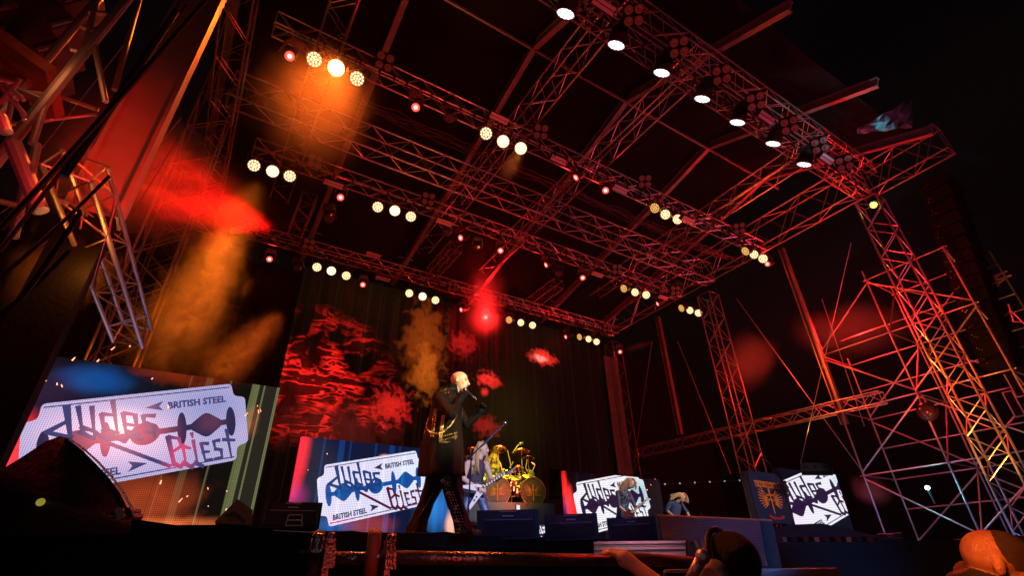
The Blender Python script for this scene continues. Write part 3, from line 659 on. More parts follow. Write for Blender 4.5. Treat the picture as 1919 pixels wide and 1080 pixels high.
blade_screen('screen with white blade picture behind the second guitarist', rectG, YG, xfG, faceG, (bmG, dk, dk, dk, dk, dk), .5)
# floor screen between the monitors
YF = 9.8
rectF = (*sorted((q2(968, 960, YF)[0], q2(1042, 960, YF)[0])), .5, q2(1000, 948, YF)[1])
xfF = fitblade(YF, (925, 990), (1036, 966)); xfF.b = xfF.b * .95
blade_screen('low strip of screen with blade picture showing between two floor monitors', rectF, YF, xfF, faceG, (bmG, dk, dk, dk, dk, dk), .4)
# right screen
YR = 7.6
p1_, p2_ = q2(1500, 882, YR), q2(1592, 972, YR)
rectR = (q2(1468, 905, YR)[0], p2_[0] + .02, q2(1530, 992, YR)[1], p1_[1])
faceR = led('right_screen_picture', (.005, .003, .01), [], None, 1., .03)
bmR = led('right_blade_steel', (.92, .90, 1.0), [(*q2(1580, 900, YR), .9, .7, (-.4, -.12, -.1), 0, 0, 's'), (*q2(1490, 960, YR), .6, .6, (.1, -.1, .1), 0, 0, 's')], None, 1.25, .04)
xfR = fitblade(YR, (1462, 970), (1604, 897)); xfR.b = xfR.b * .62
blade_screen('white screen with cropped blade picture at the far right of the stage', rectR, YR, xfR, faceR, (bmR, dk, dk, dk, dk, dk), .5)
t = thing('red_floor_wedge_screen', 'narrow red glowing strip screen at the left frame edge', 'screen', at(5, 860, y=6.3)); 
bpy.data.objects.remove(t)

# banner --------------------------------------------------------------
YN = 7.4
n0, n1, n2, n3 = (q2(1399, 884, YN), q2(1452, 877, YN), q2(1478, 975, YN), q2(1418, 980, YN))
bx0, bx1, bz1, bz0 = n0[0], n1[0] + .1, n0[1] + .02, n3[1]
t = thing('winged_banner', 'dark blue banner with orange winged emblem on the amplifier rack', 'banner', (bx0, YN, bz0))
MB().box(((bx0 + bx1) / 2, YN + .1, (bz0 + bz1) / 2), (bx1 - bx0, .14, bz1 - bz0)).go('rack_box', t, black)
nav = surf('navy_cloth', (.004, .008, .05), .8, 0, 20, .3, .2); nb = MB(); vs = []
for j in range(9):
    for i in range(9): vs.append((bx0 + (bx1 - bx0) * i / 8, YN + .01 * math.sin(i * 1.3 + j * .6), bz0 + (bz1 - bz0) * j / 8))
MB().add(vs, [(j * 9 + i, j * 9 + i + 1, (j + 1) * 9 + i + 1, (j + 1) * 9 + i) for j in range(8) for i in range(8)]).go('cloth', t, nav, True)
org = surf('orange_print', (.9, .2, .02), .7, 0, 12, .35, .1)
bw, bh, bcx, bcz = bx1 - bx0, bz1 - bz0, (bx0 + bx1) / 2, (bz0 + bz1) / 2
def bn(u, v): return Vector((bcx + u * bw / 2, bcz + v * bh / 2))
emb = []
for s_ in (-1, 1):
    for k in range(9):
        a0 = math.radians(70 - k * 15); L_ = .62 - .03 * k; base = (s_ * .2, .02 - k * .035)
        emb.append(stroke(base, (base[0] + s_ * L_ * math.cos(a0 * .9) * 1.02, base[1] + L_ * .62 * math.sin(a0)), .055, .03))
emb += [stroke((0, .32), (.02, -.62), .09, .05), stroke((-.42, .08), (.42, .08), .07), stroke((-.42, .06), (-.42, .24), .06), stroke((.42, .06), (.42, .24), .06), stroke((-.25, -.2), (0, -.05), .06), stroke((.25, -.2), (0, -.05), .06)]
for i, (a, b) in enumerate([((-.72, .62), (-.66, .40)), ((-.6, .58), (-.52, .42)), ((-.5, .58), (-.5, .42)), ((-.38, .62), (-.38, .40)), ((-.3, .56), (-.2, .42)), ((-.22, .56), (-.14, .40)), ((-.06, .56), (-.08, .38)), ((.06, .6), (.06, .36)), ((.06, .6), (.2, .52)), ((.24, .55), (.22, .36)), ((.34, .55), (.34, .36)), ((.42, .54), (.52, .40)), ((.56, .56), (.58, .36)), ((.68, .6), (.72, .34)), ((-.75, .60), (.75, .56)), ((-.70, .41), (.7, .37))]): emb.append(stroke(a, b, .05))
class BX:
    def __matmul__(s, p): return bn(p.x, p.y)
picture(t, 'winged_emblem', emb, BX(), (bx0, bx1, bz0, bz1), YN - .02, org)
ft = text_mesh('FIREPOWER', .2); xs = [p.x for q in ft for p in q]; tw = max(xs)
picture(t, 'lettering', [[Vector((p.x / tw * .9 - .35, p.y * .7 - .88 + .1 * (p.x / tw - .5) ** 2 * 4)) for p in q] for q in ft], BX(), (bx0, bx1, bz0, bz1), YN - .022, surf('red_print', (.6, .03, .02), .7, 0, 12, .2, .1))

# ================================================================== LAMPS ON THE TRUSSES
def face_quat(d): return Vector(d).normalized().to_track_quat('Z', 'Y')
lamp_halo = []
lens_w = surf('lens_housing', (.05, .045, .04), .35, .2, 9, .2, 0)
def par_proto(label, cellmat, dimmat, R=.165, loc=(0, 0, 0), q=None, group=None, deep=.36, ncell=(1, 6, 12)):
    t = thing('par_lamp', label, 'stage light', loc, group, q or Quaternion())
    MB().lathe([(R * .5, -deep), (R * .8, -deep * .85), (R * 1.02, -deep * .4), (R * 1.08, 0), (R * 1.08, .02), (R, .02), (R, .0)], 20).loc('body', t, blackm, True)
    MB().lathe([(.001, -.002), (R * 1.0, -.002)], 20).loc('lens', t, dimmat)
    c = MB()
    for ring, n in enumerate(ncell):
        rr = ring * R * .39
        for i in range(n):
            a = 2 * PI * i / n + ring * .26; x, y = rr * math.cos(a), rr * math.sin(a); cr = R * .15
            c.lathe([(.0005, .014), (cr * .7, .012), (cr, .002)], 7, o=(x, y, 0))
    c.loc('diode_cells', t, cellmat)
    y = MB()
    for s_ in (-1, 1): y.box((s_ * R * 1.2, 0, -deep * .2), (.012, .05, .05)); y.tube((s_ * R * 1.2, 0, -.06), (s_ * R * 1.2, R * 1.6, -.1), .014, n=5)
    y.tube((-R * 1.2, R * 1.6, -.1), (R * 1.2, R * 1.6, -.1), .014, n=5); y.tube((0, R * 1.6, -.1), (0, R * 2.4, -.1), .02, n=6)
    y.loc('yoke', t, black)
    return t
cell_a = glow('amber_diodes', (1, .80, .42), 2.6); cell_b = glow('bright_amber_diodes', (1, .8, .5), 3.5); dim_a = glow('amber_lens', (1, .42, .12), .42); dim_b = glow('bright_amber_lens', (1, .6, .25), 1.3)
cell_w = glow('white_diodes', (1, .93, .97), 3); dim_w = glow('white_lens', (.95, .82, .95), .75)
cell_o = glow('burning_orange_lens', (1, .55, .12), 14)
cell_l = glow('warm_low_diodes', (1, .6, .16), 1.2); dim_l = glow('warm_low_lens', (1, .3, .05), .3)
def aim(px, py, x, swing, tilt=0.0):
    """towards the viewer's part of the pit, swung about the vertical"""
    P = x; d = (-P).normalized(); d = Quaternion(Vector((0, 0, 1)), math.radians(swing)) @ d; d.z += tilt; return d.normalized()
rowB = [(589, 111), (630, 127), (669, 147), (911, 250), (943, 265), (976, 278), (1227, 390), (1247, 402), (1270, 411), (1397, 471), (1413, 477), (1430, 485)]
rowD = [(476, 310), (511, 321), (543, 330), (708, 388), (740, 395), (770, 406), (1169, 541), (1190, 548), (1211, 553), (1277, 578), (1293, 582), (1309, 587)]
rowE = [(594, 501), (621, 508), (649, 517), (767, 550), (792, 556), (816, 563), (954, 600), (976, 605), (998, 610), (1086, 632), (1103, 636), (1118, 641)]
posw = ['first', 'second', 'third']; grp = ['leftmost', 'second', 'third', 'rightmost']
pz = {}
def bodycopy(kind, label, loc, q, group):
    if kind not in pz:
        cm, dm, R, dp = {'a': (cell_a, dim_a, .165, .36), 'b': (cell_b, dim_b, .165, .36), 'l': (cell_l, dim_l, .165, .36), 'w': (cell_w, dim_w, .19, .55), 'o': (cell_o, cell_o, .175, .36)}[kind]
        pz[kind] = par_proto(label, cm, dm, R, loc, q, group, dp, (1, 6, 12) if kind != 'w' else (1, 6, 12)); return pz[kind]
    return copy_tree(pz[kind], label, loc, q, group)
for row, y, z0, rn in ((rowB, 8.02, 10.0, 'second truss'), (rowD, 12.22, 10.0, 'third truss'), (rowE, 16.9, 10.0, 'rear truss')):
    for i, (px, py) in enumerate(row):
        P = at(px, py, y=y); g_, k = divmod(i, 3); far = min(1, max(0, (P.x - 3) / 13))
        sw = [8 + 42 * far, 4 + 26 * far, 12 * far][k] * -1
        kind = 'b' if k == 1 and g_ < 2 else 'a'
        if row is rowB and i == 1: kind = 'o'
        if row is rowB and i == 5: kind = 'b'
        if far > .55 and k == 0: kind = 'l'
        lab = f'round amber lamp, {posw[k]} in the {grp[g_]} trio under the {rn}' if kind != 'o' else 'blazing orange lamp throwing a dusty beam under the second truss'
        bodycopy(kind, lab, P, face_quat(aim(px, py, P, sw)), 'round LED lamps in trios')
rowA = [(1060, 25), (1155, 84), (1240, 136), (1316, 185), (1382, 229), (1449, 269), (1507, 308)]
WN = ['first', 'second', 'third', 'fourth', 'fifth', 'sixth', 'seventh']
for i, (px, py) in enumerate(rowA):
    P = at(px, py, y=4.36); bodycopy('w', f'bright white wash light, {WN[i]} from the upper end of the front truss', P, face_quat((-.02, .62, -1)), 'white wash lights on the front truss')
    lamp('white_wash_beam', 'SPOT', P + Vector((0, 0, -.06)), (1, .88, .95), 35, P + Vector((-.6, 1.0, -6)), .2, 50)
# four-lamp blinders
bulb = glow('red_lit_bulb', (.8, .05, .02), .06); bulbg = surf('blinder_reflector', (.5, .12, .08), .2, .8, 6, .2, 0)  # unlit bulbs; a faint red emission stands for light on their glass
def blinder(label, loc, q, group):
    if 'bl' in pz: return copy_tree(pz['bl'], label, loc, q, group)
    t = thing('blinder', label, 'blinder light', loc, group, q); pz['bl'] = t
    MB().box((0, 0, -.1), (.40, .40, .16)).loc('housing', t, cloth)
    for sx in (-.105, .105):
        for sy in (-.105, .105):
            b_ = MB().lathe([(.001, .02), (.04, .014), (.075, -.0), (.088, .012), (.092, -.02)], 14, o=(sx, sy, 0)).loc('lamp_bulb', t, bulb, True)
    return t
BLs = [((1188, 28), 3.6, 0), ((1273, 88), 3.6, 0), ((1353, 140), 3.6, 0), ((1417, 190), 3.6, 0), ((1480, 235), 3.6, 0), ((1537, 272), 3.6, 0), ((1583, 306), 3.6, 0),
       ((721, 115), 7.75, 1), ((1014, 247), 7.75, 1), ((1209, 340), 7.75, 1), ((1386, 428), 7.75, 1), ((591, 302), 11.8, 2), ((803, 373), 11.8, 2), ((1157, 505), 11.8, 2), ((1266, 545), 11.8, 2),
       ((579, 458), 16.1, 3), ((848, 538), 16.1, 3), ((942, 563), 16.1, 3), ((1138, 615), 16.1, 3)]
cnt = [0] * 4; tn = ['upper front truss', 'second truss', 'third truss', 'rear truss']
for (p, y, g_) in BLs:
    P = at(*p, y=y); blinder(f'four-lamp blinder, {WN[cnt[g_]]} along the {tn[g_]}', P, face_quat(Vector((-P.x * .5, -P.y, -P.z * .9))), 'four-lamp blinders'); cnt[g_] += 1
# strobes
tubeg = surf('strobe_face', (.5, .42, .45), .4, .1, 30, .2, 0)
STs = [((1132, 10), 3.75), ((1437, 220), 3.75), ((1550, 298), 3.75), ((936, 222), 7.8), ((1048, 300), 8.0), ((1163, 355), 7.8), ((1290, 413), 7.8), ((625, 345), 11.9), ((833, 417), 11.9), ((1120, 515), 11.9), ((1243, 558), 11.9), ((718, 523), 16.2), ((700, 478), 16.2)]
for i, (p, y) in enumerate(STs):
    P = at(*p, y=y); q = face_quat((0, -.55, -1)); lb = f'flat strobe light at the {"front" if y < 4 else "second" if y < 9 else "third" if y < 13 else "rear"} truss, {["upper end","middle","lower end","near the left group","near the far end","last"][i % 6]}' 
    if 'st' in pz: copy_tree(pz['st'], lb, P, q, 'flat strobe lights'); continue
    t = thing('strobe_light', lb, 'strobe light', P, 'flat strobe lights', q); pz['st'] = t
    MB().box((0, 0, -.07), (.58, .2, .12)).loc('housing', t, black)
    MB().box((0, .045, 0), (.54, .07, .012)).box((0, -.045, 0), (.54, .07, .012)).loc('reflector', t, tubeg)
# moving heads
red_halo = glow('red_lens_halo', (1, .10, .07), 1.6); red_mid = glow('red_lens_centre', (1, .55, .5), 2.2); ylw = glow('yellow_lens', (.75, 1, .1), 5); off = surf('dark_lens', (.1, .1, .11), .1, .3, 9, .2, 0)
red_tint = surf('head_shell', (.05, .035, .035), .35, .1, 9, .2, 0)
def mover(kind, label, loc, q, group='moving head lamps'):
    k = 'mv' + kind
    if k in pz: return copy_tree(pz[k], label, loc, q, group)
    t = thing('moving_head', label, 'moving light', loc, group, q); pz[k] = t
    MB().lathe([(.02, -.42), (.09, -.40), (.12, -.28), (.125, -.05), (.115, .0), (.10, .0)], 16).loc('head', t, red_tint, True)
    MB().lathe([(.0005, .004), (.05, .002)], 16).loc('lens', t, {'r': red_mid, 'y': ylw, 'o': off}[kind])
    MB().lathe([(.05, .001), (.098, -.002)], 16).loc('lens_ring', t, {'r': red_halo, 'y': ylw, 'o': off}[kind])  # on lit heads the outer ring glows in place of a halo
    y = MB()
    for s_ in (-1, 1): y.box((s_ * .16, .08, -.2), (.04, .3, .09))
    y.box((0, .25, -.2), (.36, .05, .12)); y.box((0, .33, -.2), (.3, .1, .24)); y.loc('yoke', t, blackm)
    return t
MV = [((543, 105), 8, 20), ((779, 201), 8.2, -5), ((1079, 333), 8.2, -75), ((1135, 357), 8.2, -10), ((1438, 495), 8.2, -30), ((638, 370), 12.3, 0), ((863, 446), 12.3, -50), ((938, 470), 12.3, 0), ((1023, 497), 12.3, -70), ((1092, 521), 12.3, 0), ((1232, 570), 12.3, -75),
      ((505, 486), 16.8, 0), ((680, 534), 16.8, 0), ((864, 581), 16.8, -60), ((910, 595), 16.8, 0), ((1060, 632), 16.8, -65), ((1162, 660), 16.8, 0)]
MLn = ['beside the leftmost trio', 'alone between the first two groups', 'seen from the side near the middle', 'facing out next to a beam', 'just below the last trio', 'left of the second trio', 'thin oval, behind dark heads', 'round with red haze above', 'thin tilted oval on its own', 'round, below the middle', 'small slit beside the last trio',
       'farthest left with a red arm', 'between the first two trios', 'small oval right of the second trio', 'strongest, flooding the curtain top with red', 'small slit left of the last trio', 'alone at the right end with a faint beam']
for (p, y, sw), lb in zip(MV, MLn):
    P = at(*p, y=y); rn = 'second truss' if y < 9 else 'third truss' if y < 13 else 'rear truss'
    mover('r', f'red moving head under the {rn}, {lb}', P, face_quat(aim(0, 0, P, sw)))
    lamp('red_head_light', 'POINT', P + aim(0, 0, P, sw) * .12, (1, .02, .015), 14, size=.07)
for i, (p, y) in enumerate((((838, 437), 12.2), ((895, 466), 12.2), ((1048, 515), 12.2), ((843, 222), 8.2), ((615, 412), 12.3), ((557, 505), 16.8), ((1270, 545), 12.3))):
    P = at(*p, y=y); mover('o', f'unlit moving head hanging {["left of the thin red oval", "right of the thin red oval", "between two red lamps", "under the second truss beside a strobe", "under the third truss at its left", "beside the farthest left red lamp", "near the end of the third truss"][i]}', P, face_quat((-.3, -.6, -1)), 'unlit moving heads')
P = at(1637, 384, x=16.7); mover('y', 'yellow green lamp at the top of the front corner tower', P, face_quat(aim(0, 0, P, -12)), None)
# ropes of truss clutter: cable bundles along trusses
rs = random.Random(3); 
for (y, z, x0, x1_, lb) in ((4.5, 10.9, 2, 16.5, 'tangled cable loom along the front truss'), (9.0, 10.55, -.5, 16, 'cable loom on the sagging line before the deep truss'), (9.3, 10.75, -.5, 16, 'second cable loom before the deep truss'), (16.3, 10.3, 0, 16, 'cable loom under the rear truss')):
    mb = MB(); x = x0; pz_ = Vector((x, y, z))
    for k in range(3):
        x = x0; pv = Vector((x, y + .1 * k, z))
        while x < x1_:
            x += rs.uniform(.25, .5); nv = Vector((x, y + .1 * k + rs.uniform(-.05, .05), z + rs.uniform(-.09, .05))); mb.tube(pv, nv, .016, n=4, caps=False); pv = nv
    o = mb.go('cable_loom', None, rub); o['label'] = lb; o['category'] = 'cables'; o['group'] = 'cable looms on the trusses'

# chain hoists between the roof trusses and the lamp trusses
k_ = 0
for (y, zt) in ((4.4, 10.85), (8.1, 10.8), (12.2, 10.8), (16.45, 10.8)):
    for x in (.45, 5.85, 8.75, 14.3):
        wh = ['far left', 'inner left', 'inner right', 'far right'][[.45, 5.85, 8.75, 14.3].index(x)]; rw = {4.4: 'front', 8.1: 'second', 12.2: 'third', 16.45: 'rear'}[y]
        t = thing('chain_hoist', f'black chain hoist on the {rw} lamp truss, {wh} one', 'chain hoist', (x, y, zt), 'chain hoists')
        MB().lathe([(.02, 0), (.09, .02), (.1, .12), (.09, .3), (.03, .34)], 10, o=(x, y, zt + .02)).box((x + .08, y, zt + .16), (.12, .12, .2)).go('motor', t, black, True)
        mb = MB()
        for q in range(8): mb.box((x, y, zt + .38 + .09 * q), (.012 if q % 2 else .03, .03 if q % 2 else .012, .075))
        mb.go('chain', t, steel)
# clamps on the lamp trusses
mb_c = 0
for (y, z, x0, x1_) in ((4.2, 10.4, 1, 16), (7.9, 10.4, 0, 16), (12.0, 10.4, 0, 16), (16.27, 10.4, 0, 16)):
    t = thing('truss_clamps', f'row of black hook clamps along the lower chord of the {["front","second","third","rear"][mb_c]} lamp truss', 'clamps', (x0, y, z)); mb_c += 1; x = x0; n_ = 0
    while x < x1_ and n_ < 40:
        MB().box((x, y + .0, z - .02), (.05, .07, .09)).box((x, y, z - .12), (.02, .03, .14)).go('clamp', t, blackm); x += rs.uniform(.25, .6); n_ += 1
# teal lamp on the far scaffold
t = thing('work_lamp', 'small bright teal lamp on the far scaffold', 'lamp', at(1738, 915, x=17.7)); MB().ball(at(1738, 915, x=17.7), .055, 10, 8).go('bulb', t, glow('teal_bulb', (.35, 1, .95), 22)); MB().tube(at(1738, 917, x=17.75), at(1752, 945, x=17.9), .03).go('arm', t, black)
lamp('teal_lamp_light', 'POINT', at(1738, 915, x=17.5), (.2, .95, .9), 22, size=.06)

# ================================================================== STAGE GEAR
def wedge(label, F, px0, px1, py_top, py_bot, depth=.55, grp=None, slope=.45, tilt=True, parts=True):
    """floor monitor: trapezoid side profile, sloped grille towards the performer"""
    A, B = F.p(px0, py_bot), F.p(px1, py_bot); top = F.p(px0, py_top); wv = (B - A); wv.z = 0; wd = wv.length; r = wv.normalized(); d = Vector((-r.y, r.x, 0)); h = top.z - A.z; base = A.copy()
    t = thing('floor_monitor', label, 'monitor speaker', base, grp)
    def Q(u, v, z): return base + r * u + d * v + Vector((0, 0, z))
    prof2 = [(0, 0), (depth, 0), (depth, h * .35), (depth * slope, h), (0.03, h * .93)]
    mb = MB(); mb.prism([Q(0, v, z) for v, z in prof2], r * wd); mb.go('cabinet', t, black)
    m2 = MB(); m2.box(Q(wd / 2, -.012, h * .36), (wd * .80, .014, h * .58), Matrix((r, d, Vector((0, 0, 1)))).transposed()); m2.go('front_grille', t, grille)
    for q in (.06, .94):
        MB().box(Q(wd * q, -.006, h * .5), (.02, .02, h * .8), Matrix((r, d, Vector((0, 0, 1)))).transposed()).go('edge_strip', t, blackm)
    for q in range(7):
        MB().box(Q(wd / 2, -.022, h * (.12 + .08 * q)), (wd * .78, .006, .005), Matrix((r, d, Vector((0, 0, 1)))).transposed()).go('grille_bar', t, caseg if q == 6 else blackm)
    MB().tube(Q(wd * .36, .02, h * .86), Q(wd * .64, .02, h * .86), .009).go('handle', t, caseg)
    MB().box(Q(wd * .5, .0, h * .72), (wd * .18, .022, h * .05), Matrix((r, d, Vector((0, 0, 1)))).transposed()).go('badge', t, caseg)
    return t
def FR(px, py, dist):
    v = ray(px, py); h = math.hypot(v[0], v[1]); k = dist / h; return Frame((v[0] * k, v[1] * k, v[2] * k))
F1 = FR(905, 1008, 6.2)
wedge('floor monitor in front of the long haired guitarist', F1, 893, 1012, 953, 1013, .6, 'black floor monitors')
wedge('floor monitor right of the low strip screen', FR(1080, 1012, 6.6), 1022, 1124, 962, 1015, .6, 'black floor monitors')
wedge('small dark floor monitor left of the pipe posts with a window like handle', FR(540, 990, 5.0), 485, 598, 936, 990, .5, 'black floor monitors')
wedge('dark flight case with recessed panel under the second guitarist', FR(1190, 1010, 6.3), 1141, 1234, 968, 1014, .5, 'black floor monitors', slope=.8)
wedge('white lit small wedge at the far stage end', FR(1680, 1020, 9), 1652, 1700, 1000, 1026, .4, 'black floor monitors')
# handle window
F3 = FR(540, 990, 4.95); c = F3.p(552, 978); t = thing('clear_box', 'small clear box with lit rim in front of the dark wedge', 'box', c)
for a, b in (((535, 986), (541, 966)), ((541, 966), (566, 966)), ((566, 966), (566, 986)), ((535, 986), (566, 986)), ((539, 976), (566, 976))): MB().tube(F3.p(*a), F3.p(*b), .006, n=5).go('rim', t, caseg)
MB().box(F3.p(553, 980) + F3.d * .06, (.1, .05, .06)).go('inner_block', t, black)
# deck edge piece
F3 = FR(550, 996, 4.9); MB().prism([F3.p(512, 994), F3.p(590, 998), F3.p(590, 1002), F3.p(512, 998)], F3.d * .5).go('edge_trim', None, caseg, label='pale deck edge strip below the small dark wedge', category='deck edge')
# green-grey angular wedge
F4 = FR(440, 982, 4.7); t = thing('angular_foldback', 'grey green pentagonal box with a triangular slot beside the large screen', 'box', F4.p(440, 984))
gg = surf('olive_box', (.16, .17, .11), .6, 0, 9, .35, .2)
MB().prism([F4.p(403, 978), F4.p(445, 936), F4.p(474, 957), F4.p(470, 985), F4.p(408, 982)], F4.d * .35).go('shell', t, gg); MB().prism([F4.p(423, 966, -.02), F4.p(440, 958, -.02), F4.p(458, 975, -.02), F4.p(452, 976, -.02), F4.p(440, 966, -.02)], F4.d * .03).go('slot_rim', t, black)
# big dark arched speaker close to the camera
F5 = FR(113, 900, 2.3); t = thing('arched_speaker', 'large black speaker with a pointed arch outline looming at the lower left', 'speaker', F5.p(100, 975))
arc = [(-40, 1000), (-40, 900), (0, 882), (40, 858), (85, 828), (112, 818), (124, 821), (155, 845), (180, 870), (205, 897), (225, 925), (240, 955), (246, 972), (246, 1000)]
MB().prism([F5.p(a, b) for a, b in arc], F5.d * .5).go('cabinet', t, black, True)
rim = [(124, 821), (155, 843), (182, 868), (207, 895), (228, 924), (243, 952), (250, 970)]
mb = MB()
for (a, b), (c_, d_) in zip(rim[:-1], rim[1:]): mb.add([F5.p(a, b, -.01), F5.p(c_, d_, -.01), F5.p(c_ + 7, d_, .16), F5.p(a + 6, b, .16)], [(0, 1, 2, 3)])
mb.go('side_grille', t, grille)
MB().tube(F5.p(222, 958, -.02), F5.p(258, 960, .1), .012).tube(F5.p(225, 968, -.02), F5.p(262, 970, .1), .012).go('foot_bracket', t, caseg)
MB().ball(F5.p(76, 942, -.02), .012, 8, 6).go('jewel_lamp', t, glow('dull_yellow_led', (.5, .45, .05), .5))
# low dark front structure below, left
F6 = FR(300, 1030, 2.4); t = thing('front_riser', 'black cloth covered riser filling the lower left corner', 'riser', F6.p(300, 1080))
MB().prism([F6.p(-120, 1000), F6.p(240, 972), F6.p(330, 985), F6.p(440, 984), F6.p(520, 996), F6.p(592, 1000), F6.p(600, 1160), F6.p(-120, 1160)], F6.d * .5).go('cloth_cover', t, cloth)
# railing pipes in the pit
rusty = surf('painted_pipe', (.16, .12, .12), .28, .8, 12, .35, .25)
def dp(px, py, d): return at(px, py, dep=d)
t = thing('pit_railing', 'round steel railing of the photo pit with posts and clamps', 'railing', dp(650, 1100, 1.6))
rod_ = lambda a, b, r, nm, m=rusty: MB().tube(a, b, r, n=16).go(nm, t, m, True)
rod_(dp(615, 1047, 1.62), dp(700, 1048, 1.62), .020, 'rail'); rod_(dp(730, 1046, 1.6), dp(1155, 1051, 2.0), .0215, 'rail')
rod_(dp(598, 1000, 1.62), dp(578, 1110, 1.62), .019, 'post'); rod_(dp(703, 998, 1.55), dp(690, 1110, 1.55), .021, 'post', wood)
for (px, py) in ((594, 1035), (700, 1044)):
    MB().lathe([(.025, -.005), (.055, -.004), (.055, .004), (.025, .005)], 12, o=dp(px, py, 1.58)).go('rosette', t, rusty)
for (px, py) in ((614, 1047), (728, 1050)):
    cc = dp(px, py, 1.55); m_ = MB(); m_.box(cc, (.035, .05, .055)); m_.box(cc + Vector((-.005, 0, -.045)), (.02, .02, .05)); m_.box(cc + Vector((0, 0, .04)), (.03, .03, .03)); m_.go('wedge_clamp', t, rusty)
rod_(dp(622, 1000, 1.75), dp(618, 1030, 1.75), .012, 'pin'); rod_(dp(735, 1003, 1.7), dp(728, 1032, 1.7), .016, 'pin')
rod_(dp(1150, 1045, 2.1), dp(1300, 1055, 2.3), .024, 'rail', wood)
MB().tube(dp(1225, 1050, 2.22), dp(1272, 1053, 2.27), .0265, n=16).go('tape_wrap', t, surf('pink_tape', (.55, .3, .3), .6, 0, 30, .6, .2), True)
# grey profiled case
F7 = FR(1200, 1040, 2.9); t = thing('profiled_case', 'long pinkish grey aluminium profile resting behind the pit railing', 'profile', F7.p(1200, 1046))
for (y0, y1, dd) in ((1014, 1019, 0), (1019.5, 1024, .012), (1025, 1030, .004), (1030.5, 1046, .02)):
    MB().prism([F7.p(1113, y0 + 2, dd), F7.p(1285, y0, dd), F7.p(1285, y1, dd), F7.p(1113, y1 + 2, dd)], F7.d * .12).go('rail_profile', t, caseg)
MB().prism([F7.p(1286, 1014), F7.p(1300, 1017), F7.p(1308, 1046), F7.p(1290, 1046)], F7.d * .1).go('end_cap', t, black)
for k in range(2): MB().prism([F7.p(1301 + 11 * k, 1014), F7.p(1306 + 11 * k, 1014), F7.p(1316 + 9 * k, 1040), F7.p(1312 + 9 * k, 1040)], F7.d * .04).go('fin', t, caseg)
# long line of subs
F8 = FR(1350, 1020, 4.4); t = thing('low_speaker_row', 'long low dark speaker bank with blue lit grille in front of the stage', 'speaker', F8.p(1350, 1066))
ql = [F8.p(1232, 968, .25), F8.p(1448, 978, -.1), F8.p(1466, 1068, -.1), F8.p(1245, 1058, .25)]
MB().prism(ql, F8.d * .7).go('cabinet', t, black)
gb = surf('blue_sheen_grille', (.12, .14, .18), .4, .6, 60, .5, .5); mb = MB()
for i in range(30):
    v = (i + .5) / 31; a = ql[0].lerp(ql[3], v) + (ql[1] - ql[0]) * .02; b = ql[1].lerp(ql[2], v) - (ql[1] - ql[0]) * .1; mb.tube(a - F8.d * .012, b - F8.d * .012, .006, n=5)
g_ = mb.go('grille_bars', t, gb); g_['kind'] = 'stuff'
MB().tube(ql[0] + Vector((0, 0, .006)), ql[1] + Vector((0, 0, .006)), .007, n=6).go('top_edge', t, surf('orange_edge_line', (.6, .2, .06), .4, 0, 12, .3, .1))  # orange line along the cabinet's top edge
MB().tube(F8.p(1312, 962, .1), F8.p(1320, 968, .1), .01).go('small_clip', t, chrome)
# gear at the far stage end
F9 = FR(1560, 1000, 7.8)
t = thing('covered_gear', 'row of dark covered equipment below the far right screen', 'equipment', F9.p(1540, 1012))
MB().prism([F9.p(1452, 990), F9.p(1485, 984), F9.p(1540, 982), F9.p(1590, 992), F9.p(1620, 1000), F9.p(1660, 1008), F9.p(1660, 1022), F9.p(1450, 1020)], F9.d * .5).go('black_cover', t, surf('dark_red_sheen', (.05, .02, .03), .35, 0, 5, .5, .5))
for k in range(9): MB().box(F9.p(1475 + k * 20, 1012, -.05), (.1, .06, .05)).go('small_box', t, [caseg, black, wood][k % 3])
t = thing('far_deck_front', 'plain black front panel of the far stage end', 'panel', F9.p(1600, 1080)); MB().prism([F9.p(1440, 1022, -.6), F9.p(1935, 1008, -.6), F9.p(1935, 1130, -.6), F9.p(1440, 1130, -.6)], F9.d * .3).go('panel', t, black)
t = thing('pink_floor_strip', 'violet lit low step at the lower right', 'step', FR(1500, 1070, 3.2).p(1500, 1074)); Fs = FR(1500, 1070, 3.2); MB().prism([Fs.p(1400, 1068), Fs.p(1572, 1066), Fs.p(1580, 1100), Fs.p(1400, 1100)], Fs.d * .6).go('board', t, caseg)
# right dark box near bald head
Fb = FR(1880, 1020, 4.2); t = thing('corner_speaker', 'black slanted speaker at the right frame edge with mesh front', 'speaker', Fb.p(1880, 1060)); MB().prism([Fb.p(1815, 1004), Fb.p(1890, 1003), Fb.p(1919, 1062), Fb.p(1919, 1120), Fb.p(1800, 1120)], Fb.d * .5).go('cabinet', t, black)
MB().prism([Fb.p(1893, 1004, -.01), Fb.p(1935, 1006, -.01), Fb.p(1935, 1070, -.01), Fb.p(1916, 1058, -.01)], Fb.d * .03).go('mesh_front', t, grille); MB().tube(Fb.p(1812, 1004, -.02), Fb.p(1895, 1003, -.02), .006).go('edge_tube', t, caseg)
# amp racks behind
for (a, b, c_, d_, dist, lb) in ((1030, 880, 1062, 930, 14, 'dark rack left of the red flame screen'), (1500, 868, 1560, 884, 12, 'dark rack behind the white screen')):
    Fx = FR((a + c_) / 2, d_, dist); p, q = Fx.p(a, b), Fx.p(c_, d_); t = thing('equipment_rack', lb, 'rack', Fx.p(a, d_), 'equipment racks'); mb = MB(); mb.prism([Fx.p(a, b), Fx.p(c_, b), Fx.p(c_, d_), Fx.p(a, d_)], Fx.d * .6).go('case', t, cloth)
    for k in range(3): MB().box(Fx.p(a + (c_ - a) * (.2 + .3 * k), b + 6, -.03), (.08, .03, .05)).go('small_fitting', t, cloth)
